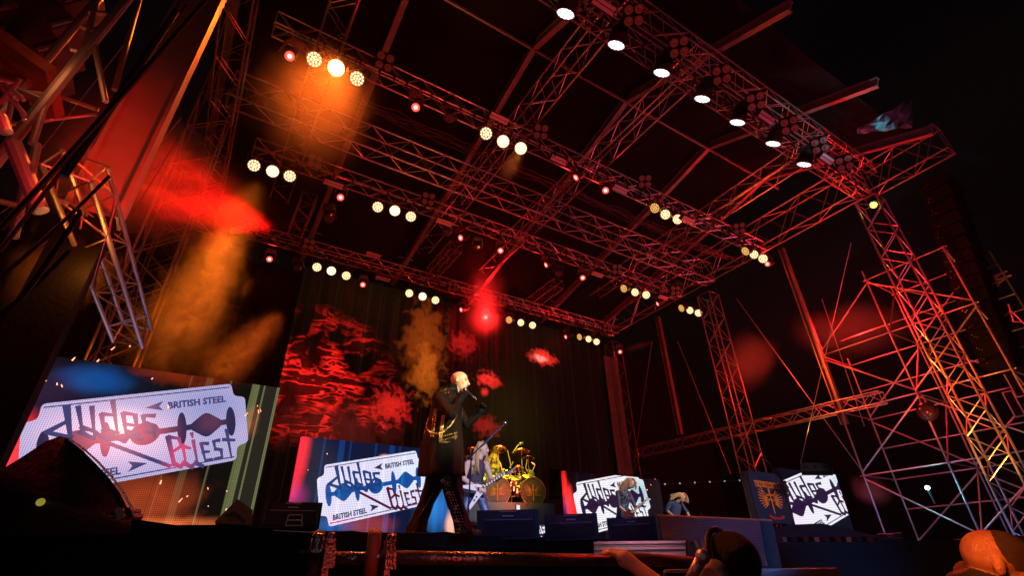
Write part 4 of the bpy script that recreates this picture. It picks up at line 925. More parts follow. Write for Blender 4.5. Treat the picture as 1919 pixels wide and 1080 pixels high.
# small light dots on the rear cable
t = thing('festoon_cable', 'thin cable with tiny pale lights strung behind the third guitarist', 'light string', at(1300, 905, y=14))
pts = [at(1190 + 28 * k, 911 - 1.4 * k, y=14) for k in range(9)]; MB().path(pts, .012, 5).go('cable', t, rub)
for p in pts: MB().ball(p, .035, 6, 4).go('tiny_light', t, glow('tiny_pale_light', (.6, .7, .8), .5))
# loose cables on the stage edge
for n_, (xa, xb, y, lb) in enumerate(((1.2, 4.0, 5.25, 'black cable lying along the stage edge under the singer'), (3.4, 9.0, 6.3, 'cable running in front of the floor monitors'), (9.0, 16.0, 7.0, 'cable tangle along the far stage edge'))):
    mb = MB(); pv = Vector((xa, y, SZ + .012)); k = 0
    while pv.x < xb: nv = pv + Vector((.16, .09 * math.sin(k * .9 + n_) , .012 * (k % 3 == 0))); nv.z = SZ + .012 + .01 * (k % 2); mb.tube(pv, nv, .011, n=6); pv = nv; k += 1
    o = mb.go('stage_cable', None, rub); o['label'] = lb; o['category'] = 'cable'; o['group'] = 'cables on the stage floor'
# microphone stands
def micstand(label, F, base, joint, b0, b1, dep=0, r=.011, col=None):
    t = thing('microphone_stand', label, 'mic stand', F.p(*base, dep)); m = col or surf('blue_black_tube', (.05, .07, .16), .3, .5, 9, .2, 0)
    MB().tube(F.p(*base, dep), F.p(*joint, dep), r).go('upright', t, m); MB().tube(F.p(*b0, dep), F.p(*b1, dep), r * .9).go('boom', t, m)
    MB().path([F.p(b0[0] + (b1[0] - b0[0]) * k / 8, b0[1] + (b1[1] - b0[1]) * k / 8 + 2 + 1.5 * math.sin(k * 1.6), dep - .01) for k in range(1, 9)], .006, 5).go('mic_cable', t, rub)
    e = F.p(*b1, dep); d = (F.p(*b1, dep) - F.p(*b0, dep)).normalized()
    MB().tube(e - d * .05, e + d * .07, .014, .018, 10).go('microphone', t, chrome); MB().ball(e + d * .095, .032, 12, 8).go('mic_head', t, chrome, True)
    MB().ball(F.p(*joint, dep), .024, 8, 6).go('joint_knob', t, m)
    return t
FM = FR(880, 980, 7.2)
ms = micstand('tall boom microphone stand in front of the long haired guitarist', FM, (876, 985), (883, 861), (870, 867), (938, 802))
for a, b in (((876, 978), (862, 990)), ((876, 978), (890, 990))): MB().tube(FM.p(*a), FM.p(*b), .009).go('leg', ms, black)
FM2 = FR(1470, 960, 7.0); micstand('silver gooseneck microphone stand before the winged banner', FM2, (1487, 975), (1470, 905), (1478, 915), (1441, 868), r=.008, col=chrome)

# ================================================================== PEOPLE
def ccap(a, b, r0, r1, mi, n=12, flat=None):
    """tapered rounded limb segment; flat=(vector, factor) squashes it"""
    a, b = Vector(a), Vector(b); d = b - a; q = d.to_track_quat('Z', 'Y'); L = d.length; prof = []
    for k in range(5): t_ = PI / 2 * k / 4; prof.append((max(1e-4, r0 * math.sin(t_)), -r0 * math.cos(t_)))
    for k in range(5): t_ = PI / 2 * (1 - k / 4); prof.append((max(1e-4, r1 * math.sin(t_)), L + r1 * math.cos(t_)))
    m = MB().lathe(prof, n); vs = [a + q @ Vector(v) for v in m.v]
    if flat:
        f, k = Vector(flat[0]).normalized(), flat[1]; vs = [v - f * ((v - a).dot(f) - (b - a).dot(f) * max(0, min(1, (v - a).dot(d) / (L * L)))) * (1 - k) for v in vs]
    return (vs, m.f, mi, ('c', a, b, r0, r1))
def cell(c, rad, mi, R=None, n=16, m_=12):
    R = R or Matrix.Identity(3); m = MB().lathe([(max(1e-4, math.sin(PI * k / m_)), -math.cos(PI * k / m_)) for k in range(m_ + 1)], n)
    return ([Vector(c) + R @ Vector((v[0] * rad[0], v[1] * rad[1], v[2] * rad[2])) for v in m.v], m.f, mi, ('e', Vector(c), R, rad))
def body(parts, mats, voxel, parent, name='body', smooth=4):
    mb = MB(); 
    for p in parts: mb.add(p[0], p[1])
    me = mb.mesh(name); o = bpy.data.objects.new(name, me); COL.objects.link(o)
    r = o.modifiers.new('r', 'REMESH'); r.mode = 'VOXEL'; r.voxel_size = voxel; s = o.modifiers.new('s', 'SMOOTH'); s.iterations = smooth; s.factor = .5
    bpy.context.view_layer.update(); m2 = bpy.data.meshes.new_from_object(o.evaluated_get(bpy.context.evaluated_depsgraph_get()))
    bpy.data.objects.remove(o); bpy.data.meshes.remove(me); m2.name = name
    for m in mats: m2.materials.append(m)
    n = len(m2.polygons); C = np.empty(n * 3); m2.polygons.foreach_get('center', C); C = C.reshape(-1, 3); best = np.full(n, 1e9); idx = np.zeros(n, int)
    for p in parts:
        k = p[3]
        if k[0] == 'c':
            a, b = np.array(k[1]), np.array(k[2]); d = b - a; t_ = np.clip(((C - a) @ d) / (d @ d), 0, 1); dist = np.linalg.norm(C - (a + t_[:, None] * d), axis=1) - (k[3] + (k[4] - k[3]) * t_)
        else:
            q = (C - np.array(k[1])) @ np.array(k[2]); s_ = np.array(k[3]); l = np.linalg.norm(q / s_, axis=1); dist = (l - 1) * min(k[3])
        u = dist < best; best[u] = dist[u]; idx[u] = p[2]
    m2.polygons.foreach_set('material_index', idx.astype(np.int32)); m2.shade_smooth()
    inv = parent.matrix_basis.inverted(); m2.transform(inv); m2.update()
    return obj(name, m2, parent)
def frame3(f, u):
    f = Vector(f).normalized(); u = Vector(u); s = f.cross(u).normalized(); u = s.cross(f).normalized(); return f, s, u
def head(c, f, u, S=1., mi=0, neck=None, nmi=0, ear=True):
    f, s, u = frame3(f, u); R = Matrix((f, s, u)).transposed(); c = Vector(c); P = []
    P.append(cell(c + u * .028 * S - f * .008 * S, (.098 * S, .077 * S, .088 * S), mi, R)); P.append(cell(c + f * .028 * S - u * .035 * S, (.066 * S, .06 * S, .078 * S), mi, R))
    P.append(cell(c + f * .052 * S - u * .093 * S, (.034 * S, .032 * S, .026 * S), mi, R)); P.append(cell(c + f * .086 * S - u * .055 * S, (.014 * S, .024 * S, .014 * S), mi, R))
    P.append(ccap(c + f * .088 * S + u * .018 * S, c + f * .112 * S - u * .026 * S, .010 * S, .016 * S, mi)); P.append(ccap(c + f * .084 * S - s * .035 * S + u * .028 * S, c + f * .084 * S + s * .035 * S + u * .028 * S, .012 * S, .012 * S, mi))
    for k in (-1, 1):
        P.append(cell(c + f * .066 * S + s * k * .038 * S - u * .022 * S, (.022 * S, .02 * S, .02 * S), mi, R))
        if ear: P.append(cell(c - f * .008 * S + s * k * .079 * S - u * .005 * S, (.018 * S, .010 * S, .032 * S), mi, R))
    if neck is not None: P.append(ccap(c - u * .07 * S - f * .015 * S, neck, .055 * S, .062 * S, nmi))
    return P
def face_bits(t, c, f, u, S=1., beard=False, mouth=True):
    f, s, u = frame3(f, u); R = Matrix((f, s, u)).transposed(); c = Vector(c)
    e = MB()
    for k in (-1, 1): e.ball(c + f * .083 * S + s * k * .031 * S + u * .008 * S, .0085 * S, 10, 8)
    e.go('eyes', t, surf('eye_dark', (.05, .035, .03), .15, 0, 9, .1, 0), True)
    b = MB()
    for k in (-1, 1): b.tube(c + f * .097 * S + s * k * .014 * S + u * .028 * S, c + f * .086 * S + s * k * .05 * S + u * .033 * S, .005 * S, .003 * S, 6)
    b.go('eyebrows', t, surf('brow_hair', (.2, .12, .07), .8, 0, 9, .2, 0))
    if mouth: MB().ball(c + f * .094 * S - u * .055 * S, .02 * S, 10, 6, (.5, 1, .35), R).go('mouth', t, surf('lip_dark', (.2, .05, .04), .5, 0, 9, .1, 0), True)
    if beard: MB().ball(c + f * .058 * S - u * .092 * S, .045 * S, 14, 10, (.9, .8, .85), R).go('beard', t, surf('grey_beard', (.5, .42, .32), .8, 0, 60, .3, .6), True)
def hand(wr, d, nrm, mi, S=1., curl=60, gap=.0, thumb=1):
    """palm + four unequal fingers in three segments + thumb; d = towards fingertips, nrm = the side the fingers close to"""
    d, s, nrm = frame3(d, nrm); wr = Vector(wr); P = [ccap(wr, wr + d * .05 * S, .03 * S, .036 * S, mi), cell(wr + d * .06 * S, (.045 * S, .04 * S, .02 * S), mi, Matrix((d, s, nrm)).transposed())]
    for i, (off, L) in enumerate(zip((-.031, -.010, .011, .030), (.075, .084, .078, .062))):
        p = wr + d * (.092 - .004 * abs(i - 1)) * S + s * off * S; a = math.radians(curl * .35)
        for k, fr in enumerate((.45, .32, .26)):
            v = d * math.cos(a) + nrm * math.sin(a); q = p + v * L * fr * S; P.append(ccap(p, q, (.0105 - .0012 * k) * S, (.0098 - .0012 * k) * S, mi, 8)); p = q; a += math.radians(curl * (1 + gap))
    p = wr + d * .035 * S - s * thumb * .034 * S; q = p + (d * .6 - s * thumb * .5 + nrm * .7).normalized() * .042 * S; r_ = q + (d * .8 + nrm * .55 + s * thumb * .3).normalized() * .036 * S
    P += [ccap(wr + d * .02 * S, p, .02 * S, .016 * S, mi, 8), ccap(p, q, .0145 * S, .0125 * S, mi, 8), ccap(q, r_, .012 * S, .0095 * S, mi, 8)]
    return P
def strands(t, name, mat, roots, n=60, seed=1, r=.006, jit=.02):
    """long hair: many thin bent locks; roots = list of (start, mid, end) guide triples"""
    rr = random.Random(seed); mb = MB()
    for k in range(n):
        a, b, c = roots[k % len(roots)]; j = lambda q: Vector((rr.uniform(-q, q), rr.uniform(-q, q), rr.uniform(-q, q))); a2, b2, c2 = a + j(jit * .6), b + j(jit), c + j(jit * 1.5); prev = a2; pr = r * rr.uniform(.8, 1.5)
        for i in range(1, 7):
            u = i / 6; p = a2 * (1 - u) ** 2 + b2 * 2 * u * (1 - u) + c2 * u * u; mb.tube(prev, p, pr * (1.15 - .1 * i), pr * (1.05 - .12 * i), 5, caps=(i == 6)); prev = p
    o = mb.go(name, t, mat, True); return o

# ---------------- singer
O = at(858, 1003, z=SZ); F = Frame(O); p = F.p
t = singer = thing('person', 'bald singer in a long black studded leather coat holding a microphone to his mouth', 'person', O)
hc = p(861, 716, .0); hf = (F.r * .93 - F.d * .30 + Vector((0, 0, -.12))); hu = Vector((0, 0, 1)) + F.r * .08
S0 = 1.08; P = head(hc, hf, hu, S0, 0, p(846, 742, .02), 0)
sh_n, el_n, wr_n = p(822, 746, -.20), p(846, 778, -.33), p(868, 741, -.22)
sh_f, el_f, wr_f = p(846, 748, .20), p(874, 797, .16), p(897, 777, .10)
P += [ccap(p(838, 752, .0), p(838, 800, .0), .17, .155, 1, 16, (F.r, .78)), ccap(p(838, 800, 0), p(832, 885, .0), .15, .17, 1, 16, (F.r, .85)), ccap(sh_n, sh_f, .075, .075, 1),
      ccap(sh_n, el_n, .078, .058, 1), ccap(el_n, wr_n, .055, .038, 1), ccap(sh_f, el_f, .075, .058, 1), ccap(el_f, wr_f, .055, .038, 1)]
hip_b, kn_b, an_b = p(822, 888, .06), p(800, 938, .09), p(779, 990, .10)
hip_f, kn_f, an_f = p(842, 890, -.06), p(852, 944, -.10), p(870, 988, -.10)
P += [ccap(hip_b, kn_b, .115, .082, 2), ccap(kn_b, an_b, .08, .05, 2), ccap(hip_f, kn_f, .115, .085, 2), ccap(kn_f, an_f, .082, .052, 2),
      ccap(p(776, 1000, .10), p(797, 1001, .06), .045, .035, 2, 12), ccap(p(872, 999, -.10), p(896, 1000, -.2), .045, .034, 3, 12)]
P += hand(wr_n, p(884, 734, -.10) - wr_n, F.d * 1 + F.r * .3, 2, 1.1, 70, 0, -1) + hand(wr_f, p(905, 762, .06) - wr_f, -F.d, 2, 1.15, 80, 0, 1)
boot = surf('orange_lit_boot', (.35, .18, .08), .4, 0, 20, .3, .3)  # front boot only: the orange light on it is put into the colour
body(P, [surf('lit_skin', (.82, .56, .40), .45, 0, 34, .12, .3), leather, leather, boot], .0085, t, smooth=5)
face_bits(t, hc, hf, hu, S0, True)
# microphone in hand (a thing of its own)
a_, b_ = p(873, 733, -.16), p(890, 748, -.22)
t2 = thing('handheld_microphone', 'dark microphone with chrome ring held by the singer', 'microphone', a_)
MB().tube(a_, b_, .021, .014, 14).go('handle', t2, blackm, True); MB().ball(a_ - (b_ - a_).normalized() * .02, .03, 14, 10).go('grille_ball', t2, chrome, True); MB().tube(b_, b_ + (b_ - a_).normalized() * .02, .016, n=10).go('end_ring', t2, chrome)
# coat
rings = [(736, 822, 852, .16), (745, 812, 862, .24), (760, 809, 864, .25), (785, 804, 865, .22), (810, 797, 866, .21), (835, 790, 867, .22), (860, 787, 868, .24), (880, 785, 868, .26), (893, 784, 869, .27)]
N = 64; vs = []
def coat_pt(py, ang):
    for q in range(len(rings) - 1):
        if rings[q][0] <= py <= rings[q + 1][0] + 1e-6: break
    A, B = rings[q], rings[q + 1]; u = (py - A[0]) / (B[0] - A[0]); l, r_, dd = (A[k] + (B[k] - A[k]) * u for k in (1, 2, 3))
    fold = 1 + (.045 * math.sin(ang * 7 + .5) + .03 * math.sin(ang * 13)) * max(0, (py - 790) / 100)
    cx_, hw = (l + r_) / 2, (r_ - l) / 2; return p(cx_ + hw * math.cos(ang) * fold, py + 2.0 * math.sin(ang) * (-1 if py > 880 else 0), -dd * math.sin(ang) * fold)
pys = [736 + (893 - 736) * k / 30 for k in range(31)]
for y in pys:
    for i in range(N): vs.append(coat_pt(y, 2 * PI * i / N))
fs = [(k * N + i, k * N + (i + 1) % N, (k + 1) * N + (i + 1) % N, (k + 1) * N + i) for k in range(30) for i in range(N)]
me = MB().add(vs, fs).mesh('coat', leather, True, winv(t)); co = obj('coat', me, t); sm = co.modifiers.new('thick', 'SOLIDIFY'); sm.thickness = .012; sm.offset = 0
def beads(name, par, pts, r, mat, n=6, step=1):
    mb = MB()
    for q in pts: mb.ball(q, r * 1.25, n, 4)
    return child_go(mb, name, par, singer, mat, True)
def on_coat(px, py, off=.012):
    for q in range(len(rings) - 1):
        if rings[q][0] <= py <= rings[q + 1][0]: break
    A, B = rings[q], rings[q + 1]; u = (py - A[0]) / (B[0] - A[0]); l, r_, dd = (A[k] + (B[k] - A[k]) * u for k in (1, 2, 3)); c_ = max(-1, min(1, (px - (l + r_) / 2) / ((r_ - l) / 2))); return p(px, py, -dd * math.sqrt(1 - c_ * c_) - off)
def curve(P_, n): 
    out = []
    for k in range(n):
        u = k / (n - 1) * (len(P_) - 1); i = min(int(u), len(P_) - 2); f = u - i; q = [P_[max(0, i - 1)], P_[i], P_[i + 1], P_[min(len(P_) - 1, i + 2)]]
        out.append(tuple(.5 * (2 * q[1][a] + (-q[0][a] + q[2][a]) * f + (2 * q[0][a] - 5 * q[1][a] + 4 * q[2][a] - q[3][a]) * f * f + (-q[0][a] + 3 * q[1][a] - 3 * q[2][a] + q[3][a]) * f ** 3) for a in (0, 1)))
    return out
beads('chain', co, [on_coat(x, y, .02) for x, y in curve([(801, 792), (800, 802), (808, 812), (822, 813), (834, 807), (846, 795), (853, 782), (856, 776)], 44)], .011, gold)
beads('chain', co, [on_coat(x, y, .0) for x, y in curve([(803, 785), (797, 806), (793, 830), (788, 850)], 26)], .008, gold)
beads('chain', co, [on_coat(x, y, .0) + Vector((0, 0, .01)) for x, y in curve([(835, 730 + 8), (822, 739), (811, 745), (809, 760)], 22)], .009, gold)
beads('rope_stripe', co, [on_coat(x + dx, y) for x, y in curve([(817, 768), (815, 785), (812, 800), (810, 818)], 22) for dx in (-1.8, 1.8)], .009, gold)
beads('rope_stripe', co, [on_coat(x + dx, y) for x, y in curve([(831, 780), (829, 795), (827, 808), (825, 822)], 20) for dx in (-1.8, 1.8)], .009, gold)
mb = MB(); q = [on_coat(823, 821, .02), on_coat(855, 812, .02), on_coat(856, 822, .02), on_coat(838, 831, .02), on_coat(822, 830, .02)]; mb.prism(q, F.d * .01); child_go(mb, 'buckle', co, singer, surf('studded_plate', (.45, .38, .2), .35, .9, 60, .6, .6))
beads('studs', co, [on_coat(824 + 32 * k / 9, 820 - 8.5 * k / 9 + 8 * j - j * k * .15, .034) for k in range(10) for j in (0, 1)], .007, gold)
beads('studs', co, [on_coat(x, y, .015) for x, y in curve([(866, 772), (865.5, 800), (866, 830), (866, 862), (867, 888)], 26)], .005, chrome)
mb = MB()
for k in range(14):
    a = 2 * PI * k / 14; mb.box(p(846 + 10 * math.cos(a), 729 + 3 * math.sin(a) , .09 * math.sin(a)), (.03, .03, .085))
child_go(mb, 'collar', co, singer, leather)
beads('studs', co, [p(842 + rs.uniform(-14, 10), 733 + rs.uniform(-6, 9), -.17 - rs.uniform(0, .04)) for k in range(34)], .005, chrome)
# flared trousers
def flare(name, pts_):
    mb = MB(); N2 = 28; vs = []
    for k in range(25):
        u = k / 24 * (len(pts_) - 1); i = min(int(u), len(pts_) - 2); f = u - i; a, b = pts_[i], pts_[i + 1]; cx_, cy_, hw, dc, hd = [a[m] + (b[m] - a[m]) * f for m in range(5)]
        for j in range(N2):
            an = 2 * PI * j / N2; fo = 1 + .05 * math.sin(an * 5 + k * .35) + .03 * math.sin(an * 9 - k * .5); vs.append(p(cx_ + hw * math.cos(an) * fo, cy_, dc - hd * math.sin(an) * fo))
    fs_ = [(k * N2 + j, k * N2 + (j + 1) % N2, (k + 1) * N2 + (j + 1) % N2, (k + 1) * N2 + j) for k in range(24) for j in range(N2)]
    o = mb.add(vs, fs_).go(name, singer, leather, True); return o
tb = flare('trouser_leg', [(822, 880, 22, .06, .13), (811, 915, 18, .08, .12), (799, 945, 15, .09, .11), (786, 975, 17, .10, .12), (775, 1002, 21, .10, .15)])
tf = flare('trouser_leg', [(842, 880, 22, -.06, .13), (849, 915, 18, -.08, .12), (855, 945, 15, -.10, .11), (864, 975, 16, -.10, .12), (873, 1002, 21, -.10, .14)])
beads('studs', tf, [p(x + dx, y, -.235 + .0 * y) for x, y in curve([(836, 894), (843, 922), (852, 946), (862, 975), (870, 998)], 20) for dx in (-5, 0, 5)], .006, gold)
beads('studs', tf, [p(x + rs.uniform(-4, 4), y + rs.uniform(-4, 4), -.235) for x, y in ((829, 902), (836, 904), (839, 924), (853, 952), (856, 976), (860, 996)) for k in range(9)], .007, gold)
mb = MB().path([p(x, y, -.03 - .03 * math.sin(y)) for x, y in curve([(812, 925), (800, 945), (787, 968), (777, 990), (774, 1002)], 14)], .004, 5); child_go(mb, 'piping', tb, singer, gold)

# ---------------- long haired guitarist
def guitarist(label, top, foot_z, H, px_map, guitar, mats, hair, vox=.014):
    pass
O = at(903, 830, z=SZ + 1.83); O.z = SZ; F = Frame(O); p = F.p
t = thing('person', 'long blond guitarist in blue leather trousers playing a white winged guitar', 'person', O)
hc = p(905, 843, -.02); hf = F.r * .9 - F.d * .35 - Vector((0, 0, .1)); hu = Vector((0, 0, 1)) + F.r * .05
sr, er, wr = p(877, 869, -.18), p(869, 898, -.16), p(896, 917, -.26)
sl, el, wl = p(911, 871, .12), p(921, 899, -.02), p(931, 901, -.18)
P = head(hc, hf, hu, 1.05, 0, p(896, 866), 0)
P += [ccap(p(894, 876, 0), p(890, 915, 0), .155, .13, 1, 14, (F.d, .75)), ccap(sr, sl, .06, .06, 0), ccap(sr, er, .06, .046, 0), ccap(er, wr, .045, .03, 0), ccap(sl, el, .06, .046, 0), ccap(el, wl, .044, .03, 0),
      ccap(p(889, 920), p(888, 928), .13, .13, 2, 12, (F.d, .8)), ccap(p(880, 926), p(868, 965, -.05), .095, .075, 2), ccap(p(868, 965, -.05), p(862, 1005), .07, .05, 2), ccap(p(899, 926), p(911, 962, -.05), .095, .075, 2), ccap(p(911, 962, -.05), p(917, 1005), .07, .05, 2), ccap(p(862, 1008), p(870, 1010, -.1), .045, .04, 3), ccap(p(917, 1008), p(925, 1010, -.1), .045, .04, 3)]
P += hand(wr, p(907, 919, -.3) - wr, F.d + Vector((0, 0, -.4)), 0, 1.05, 45) + hand(wl, p(937, 894, -.16) - wl, -F.d + F.r * .2, 0, 1.05, 60)
vest = surf('dark_vest', (.03, .03, .07), .35, 0, 20, .5, .5)
body(P, [surf('pale_skin', (.62, .42, .34), .5, 0, 30, .08, .08), vest, bleather, black], .011, t, smooth=4)
face_bits(t, hc, hf, hu, 1.05)
hd = lambda a, b, c=0.: p(a, b, c)
strands(t, 'hair', blonde, [(hd(900, 830), hd(886, 850, -.05), hd(886, 889, -.12)), (hd(898, 831), hd(889, 845), hd(881, 872, .05)), (hd(905, 829), hd(894, 836, .08), hd(889, 880, .1)), (hd(908, 831, .05), hd(915, 840, .12), hd(911, 880, .12)), (hd(900, 830, -.05), hd(893, 845, -.12), hd(894, 884, -.18)), (hd(896, 834, .0), hd(886, 856, .05), hd(883, 880, .02))], 150, 2, .008, .03)
MB().ball(p(901.5, 838.5, .0), .108, 14, 10, (.95, .95, .85)).go('hair_crown', t, blonde, True)
beads_ = MB()
for k in range(26): beads_.ball(p(889 + rs.uniform(-1, 18), 876 + rs.uniform(0, 36), -.16), .009, 6, 4)
beads_.go('studs', t, chrome, True)
MB().tube(p(890, 912, -.2), p(884, 909, -.2), .034, n=10).go('wristband', t, black)
# its guitar
t = thing('winged_guitar', 'white and black winged electric guitar with dark neck', 'guitar', p(900, 925, -.3))
def plate(name, pts_, mat, dep=-.27, th=.04): MB().prism([p(a, b, dep) for a, b in pts_], F.d * th).go(name, t, mat)
plate('body', [(861, 911), (896, 908), (912, 913), (909, 920), (881, 956), (877, 953), (892, 925), (862, 917)], white)
plate('bevel_wing', [(861, 914), (893, 921), (892, 926), (861, 921)], surf('black_lacquer', (.02, .02, .03), .2, 0, 9, .2, 0), -.272)
MB().tube(p(905, 914, -.3), p(951, 885, -.26), .026, .022, 8).go('neck', t, surf('dark_fretboard', (.03, .03, .05), .4, 0, 20, .4, .1))
m_ = MB()
for k in range(9): a = p(908 + 4.6 * k, 912 - 2.9 * k, -.33); m_.box(a, (.03, .006, .04))
m_.go('inlays', t, white); plate('headstock', [(950, 884), (962, 877), (965, 879), (956, 889), (951, 889)], blackm, -.27, .02)
m_ = MB(); [m_.ball(p(953 + 2.2 * k, 883 - 1.4 * k, -.28), .014, 6, 4) for k in range(5)]; m_.go('tuning_pegs', t, chrome)
m_ = MB(); [m_.ball(p(a, b, -.29), .016, 8, 5) for a, b in ((893, 932), (889, 938))]; m_.go('knobs', t, blackm)
MB().box(p(899, 917, -.285), (.1, .02, .05)).go('pickup', t, chrome)

# ---------------- second guitarist
O = at(1180, 897, z=SZ + 1.68); O.z = SZ; F = Frame(O); p = F.p
t = thing('person', 'ginger haired guitarist in dark patterned shirt bending over a guitar', 'person', O)
hc = p(1182, 908, -.1); hf = F.r * .55 - F.d * .4 - Vector((0, 0, .75)); hu = Vector((0, 0, .75)) + F.r * .6
sr, er, wr = p(1158, 925, -.15), p(1160, 950, -.2), p(1174, 961, -.3); sl, el, wl = p(1178, 926, .12), p(1190, 950, .0), p(1197, 951, -.2)
shirt = surf('speckled_shirt', (.05, .055, .09), .6, 0, 14, .9, .3)
P = head(hc, hf, hu, 1.0, 0, p(1172, 918, -.03), 0) + [ccap(p(1169, 930), p(1166, 960), .16, .14, 1, 14, (F.d, .75)), ccap(p(1166, 962), p(1166, 975), .14, .14, 2), ccap(sr, sl, .07, .07, 1), ccap(sr, er, .065, .052, 1), ccap(er, wr, .042, .03, 0), ccap(sl, el, .065, .05, 1), ccap(el, wl, .042, .03, 0),
      ccap(p(1160, 972), p(1158, 998), .085, .07, 2), ccap(p(1158, 998), p(1157, 1022), .07, .05, 2), ccap(p(1172, 972), p(1176, 998), .085, .07, 2), ccap(p(1176, 998), p(1177, 1022), .07, .05, 2)]
P += hand(wr, p(1181, 964, -.3) - wr, F.d - Vector((0, 0, .3)), 0, 1, 50) + hand(wl, p(1203, 946, -.2) - wl, -F.d, 0, 1, 60)
body(P, [MATS['pale_skin'], shirt, denim], .013, t); face_bits(t, hc, hf, hu, 1.0)
MB().ball(p(1180.5, 904, -.08), .11, 14, 10, (1, .95, .85)).go('hair_crown', t, gingerh, True)
strands(t, 'hair', gingerh, [(p(1180, 898, -.1), p(1168, 901, -.2), p(1162, 917, -.2)), (p(1184, 898, -.1), p(1172, 906, -.2), p(1163, 922, -.2)), (p(1176, 898), p(1168, 905), p(1164, 918, .0)), (p(1186, 899, -.1), p(1193, 905, -.15), p(1190, 916, -.2))], 90, 4, .009, .035)
m_ = MB(); [m_.box(p(1163 + rs.uniform(-3, 16), 922 + rs.uniform(0, 44), -.15 - .02 * (k % 2)), (.03, .01, .02)) for k in range(46)]; m_.go('shirt_print', t, surf('teal_shirt_print', (.12, .3, .34), .6, 0, 20, .4, 0))
t = thing('electric_guitar', 'pointed electric guitar held low by the ginger haired guitarist', 'guitar', p(1180, 965, -.33))
MB().prism([p(a, b, -.36) for a, b in ((1168, 962), (1180, 955), (1190, 961), (1188, 970), (1176, 974), (1167, 971))], F.d * .04).go('body', t, surf('dark_cherry', (.12, .03, .03), .25, 0, 12, .3, 0))
MB().tube(p(1183, 962, -.36), p(1211, 938, -.25), .024, .02, 8).go('neck', t, surf('maple_neck', (.5, .35, .25), .4, 0, 20, .3, .05)); MB().prism([p(a, b, -.26) for a, b in ((1209, 940), (1212, 933), (1220, 936), (1216, 940))], F.d * .02).go('headstock', t, white)

# ---------------- third guitarist
O = at(1274, 924, z=SZ + 1.6); O.z = SZ; F = Frame(O); p = F.p
t = thing('person', 'blond musician in a short sleeved denim shirt bending forward behind the speaker bank', 'person', O)
hc = p(1278, 934, -.1); hf = F.r * .75 - F.d * .3 - Vector((0, 0, .6)); hu = Vector((0, 0, .8)) + F.r * .5
sr, er, wr = p(1255, 944, -.12), p(1250, 958, -.15), p(1262, 968, -.3); sl, el, wl = p(1276, 946, .15), p(1288, 962, .1), p(1292, 970, -.1)
P = head(hc, hf, hu, 1.0, 0, p(1268, 943, -.05), 0) + [ccap(p(1266, 950), p(1263, 972), .17, .15, 1, 14, (F.d, .75)), ccap(p(1263, 974), p(1263, 985), .15, .14, 2), ccap(sr, sl, .075, .075, 1), ccap(sr, er, .07, .06, 1), ccap(er, wr, .045, .032, 0), ccap(sl, el, .07, .06, 1), ccap(el, wl, .045, .032, 0), ccap(p(1258, 984), p(1256, 1020), .09, .06, 2), ccap(p(1270, 984), p(1274, 1020), .09, .06, 2)]
P += hand(wr, p(1270, 972, -.3) - wr, F.d, 0, 1, 50) + hand(wl, p(1298, 972, -.1) - wl, -F.d, 0, 1, 60)
body(P, [skin, denim, black], .014, t); face_bits(t, hc, hf, hu, 1.0)
MB().ball(p(1276, 930.5, -.08), .112, 14, 10, (1, .95, .8)).go('hair_crown', t, blonde, True)
strands(t, 'hair', blonde, [(p(1276, 925, -.1), p(1265, 926, -.15), p(1258, 933, -.15)), (p(1280, 925, -.1), p(1268, 930, -.2), p(1257, 937, -.2)), (p(1282, 926, -.1), p(1290, 930, -.12), p(1288, 941, -.15)), (p(1272, 926), p(1264, 928), p(1258, 930, .0))], 80, 5, .009, .03)
t = thing('bass_guitar', 'dark guitar barely showing in the denim musician’s hands', 'guitar', p(1275, 972, -.3)); MB().tube(p(1262, 966, -.33), p(1282, 974, -.3), .022).go('neck', t, wood); MB().prism([p(a, b, -.34) for a, b in ((1252, 968), (1268, 966), (1270, 984), (1254, 984))], F.d * .04).go('body', t, black)

# ---------------- drummer and drum kit
O = at(925, 850, z=SZ + 2.1); Fk = F = Frame((O.x, O.y, SZ)); p = F.p
yk = surf('drummer_shirt', (.3, .3, .28), .7, 0, 20, .3, .2)
t = thing('person', 'drummer with shaggy hair sitting behind the cymbals', 'person', p(925, 930, .6))
hc = p(925, 862, .5); hf = -F.d + F.r * .2 - Vector((0, 0, .2)); hu = Vector((0, 0, 1))
sr, er, wr = p(912, 884, .45), p(907, 902, .3), p(915, 905, .05); sl, el, wl = p(938, 884, .45), p(946, 900, .3), p(942, 888, .1)
P = head(hc, hf, hu, 1.05, 0, p(925, 876, .5), 0) + [ccap(p(925, 890, .5), p(925, 915, .5), .16, .15, 1, 14, (F.d, .75)), ccap(sr, sl, .06, .06, 1), ccap(sr, er, .055, .045, 1), ccap(er, wr, .04, .03, 0), ccap(sl, el, .055, .045, 1), ccap(el, wl, .04, .03, 0), ccap(p(918, 918, .5), p(908, 925, .1), .085, .06, 1), ccap(p(932, 918, .5), p(944, 925, .1), .085, .06, 1), ccap(p(908, 925, .1), p(908, 945, .1), .055, .045, 1), ccap(p(944, 925, .1), p(944, 945, .1), .055, .045, 1)]
P += hand(wr, F.r - F.d, -Vector((0, 0, 1)), 0, 1, 60) + hand(wl, Vector((0, 0, 1)) - F.d, F.r, 0, 1, 60)
body(P, [skin, yk], .016, t); face_bits(t, hc, hf, hu, 1.05)
strands(t, 'hair', blonde, [(p(925, 852, .5), p(913, 860, .5), p(916, 880, .45)), (p(925, 852, .5), p(937, 860, .5), p(933, 880, .45)), (p(925, 851, .55), p(918, 862, .6), p(920, 882, .6)), (p(925, 852, .5), p(931, 858, .6), p(931, 880, .6)), (p(924, 852, .45), p(917, 856, .38), p(915, 874, .42))], 90, 6, .011, .03)
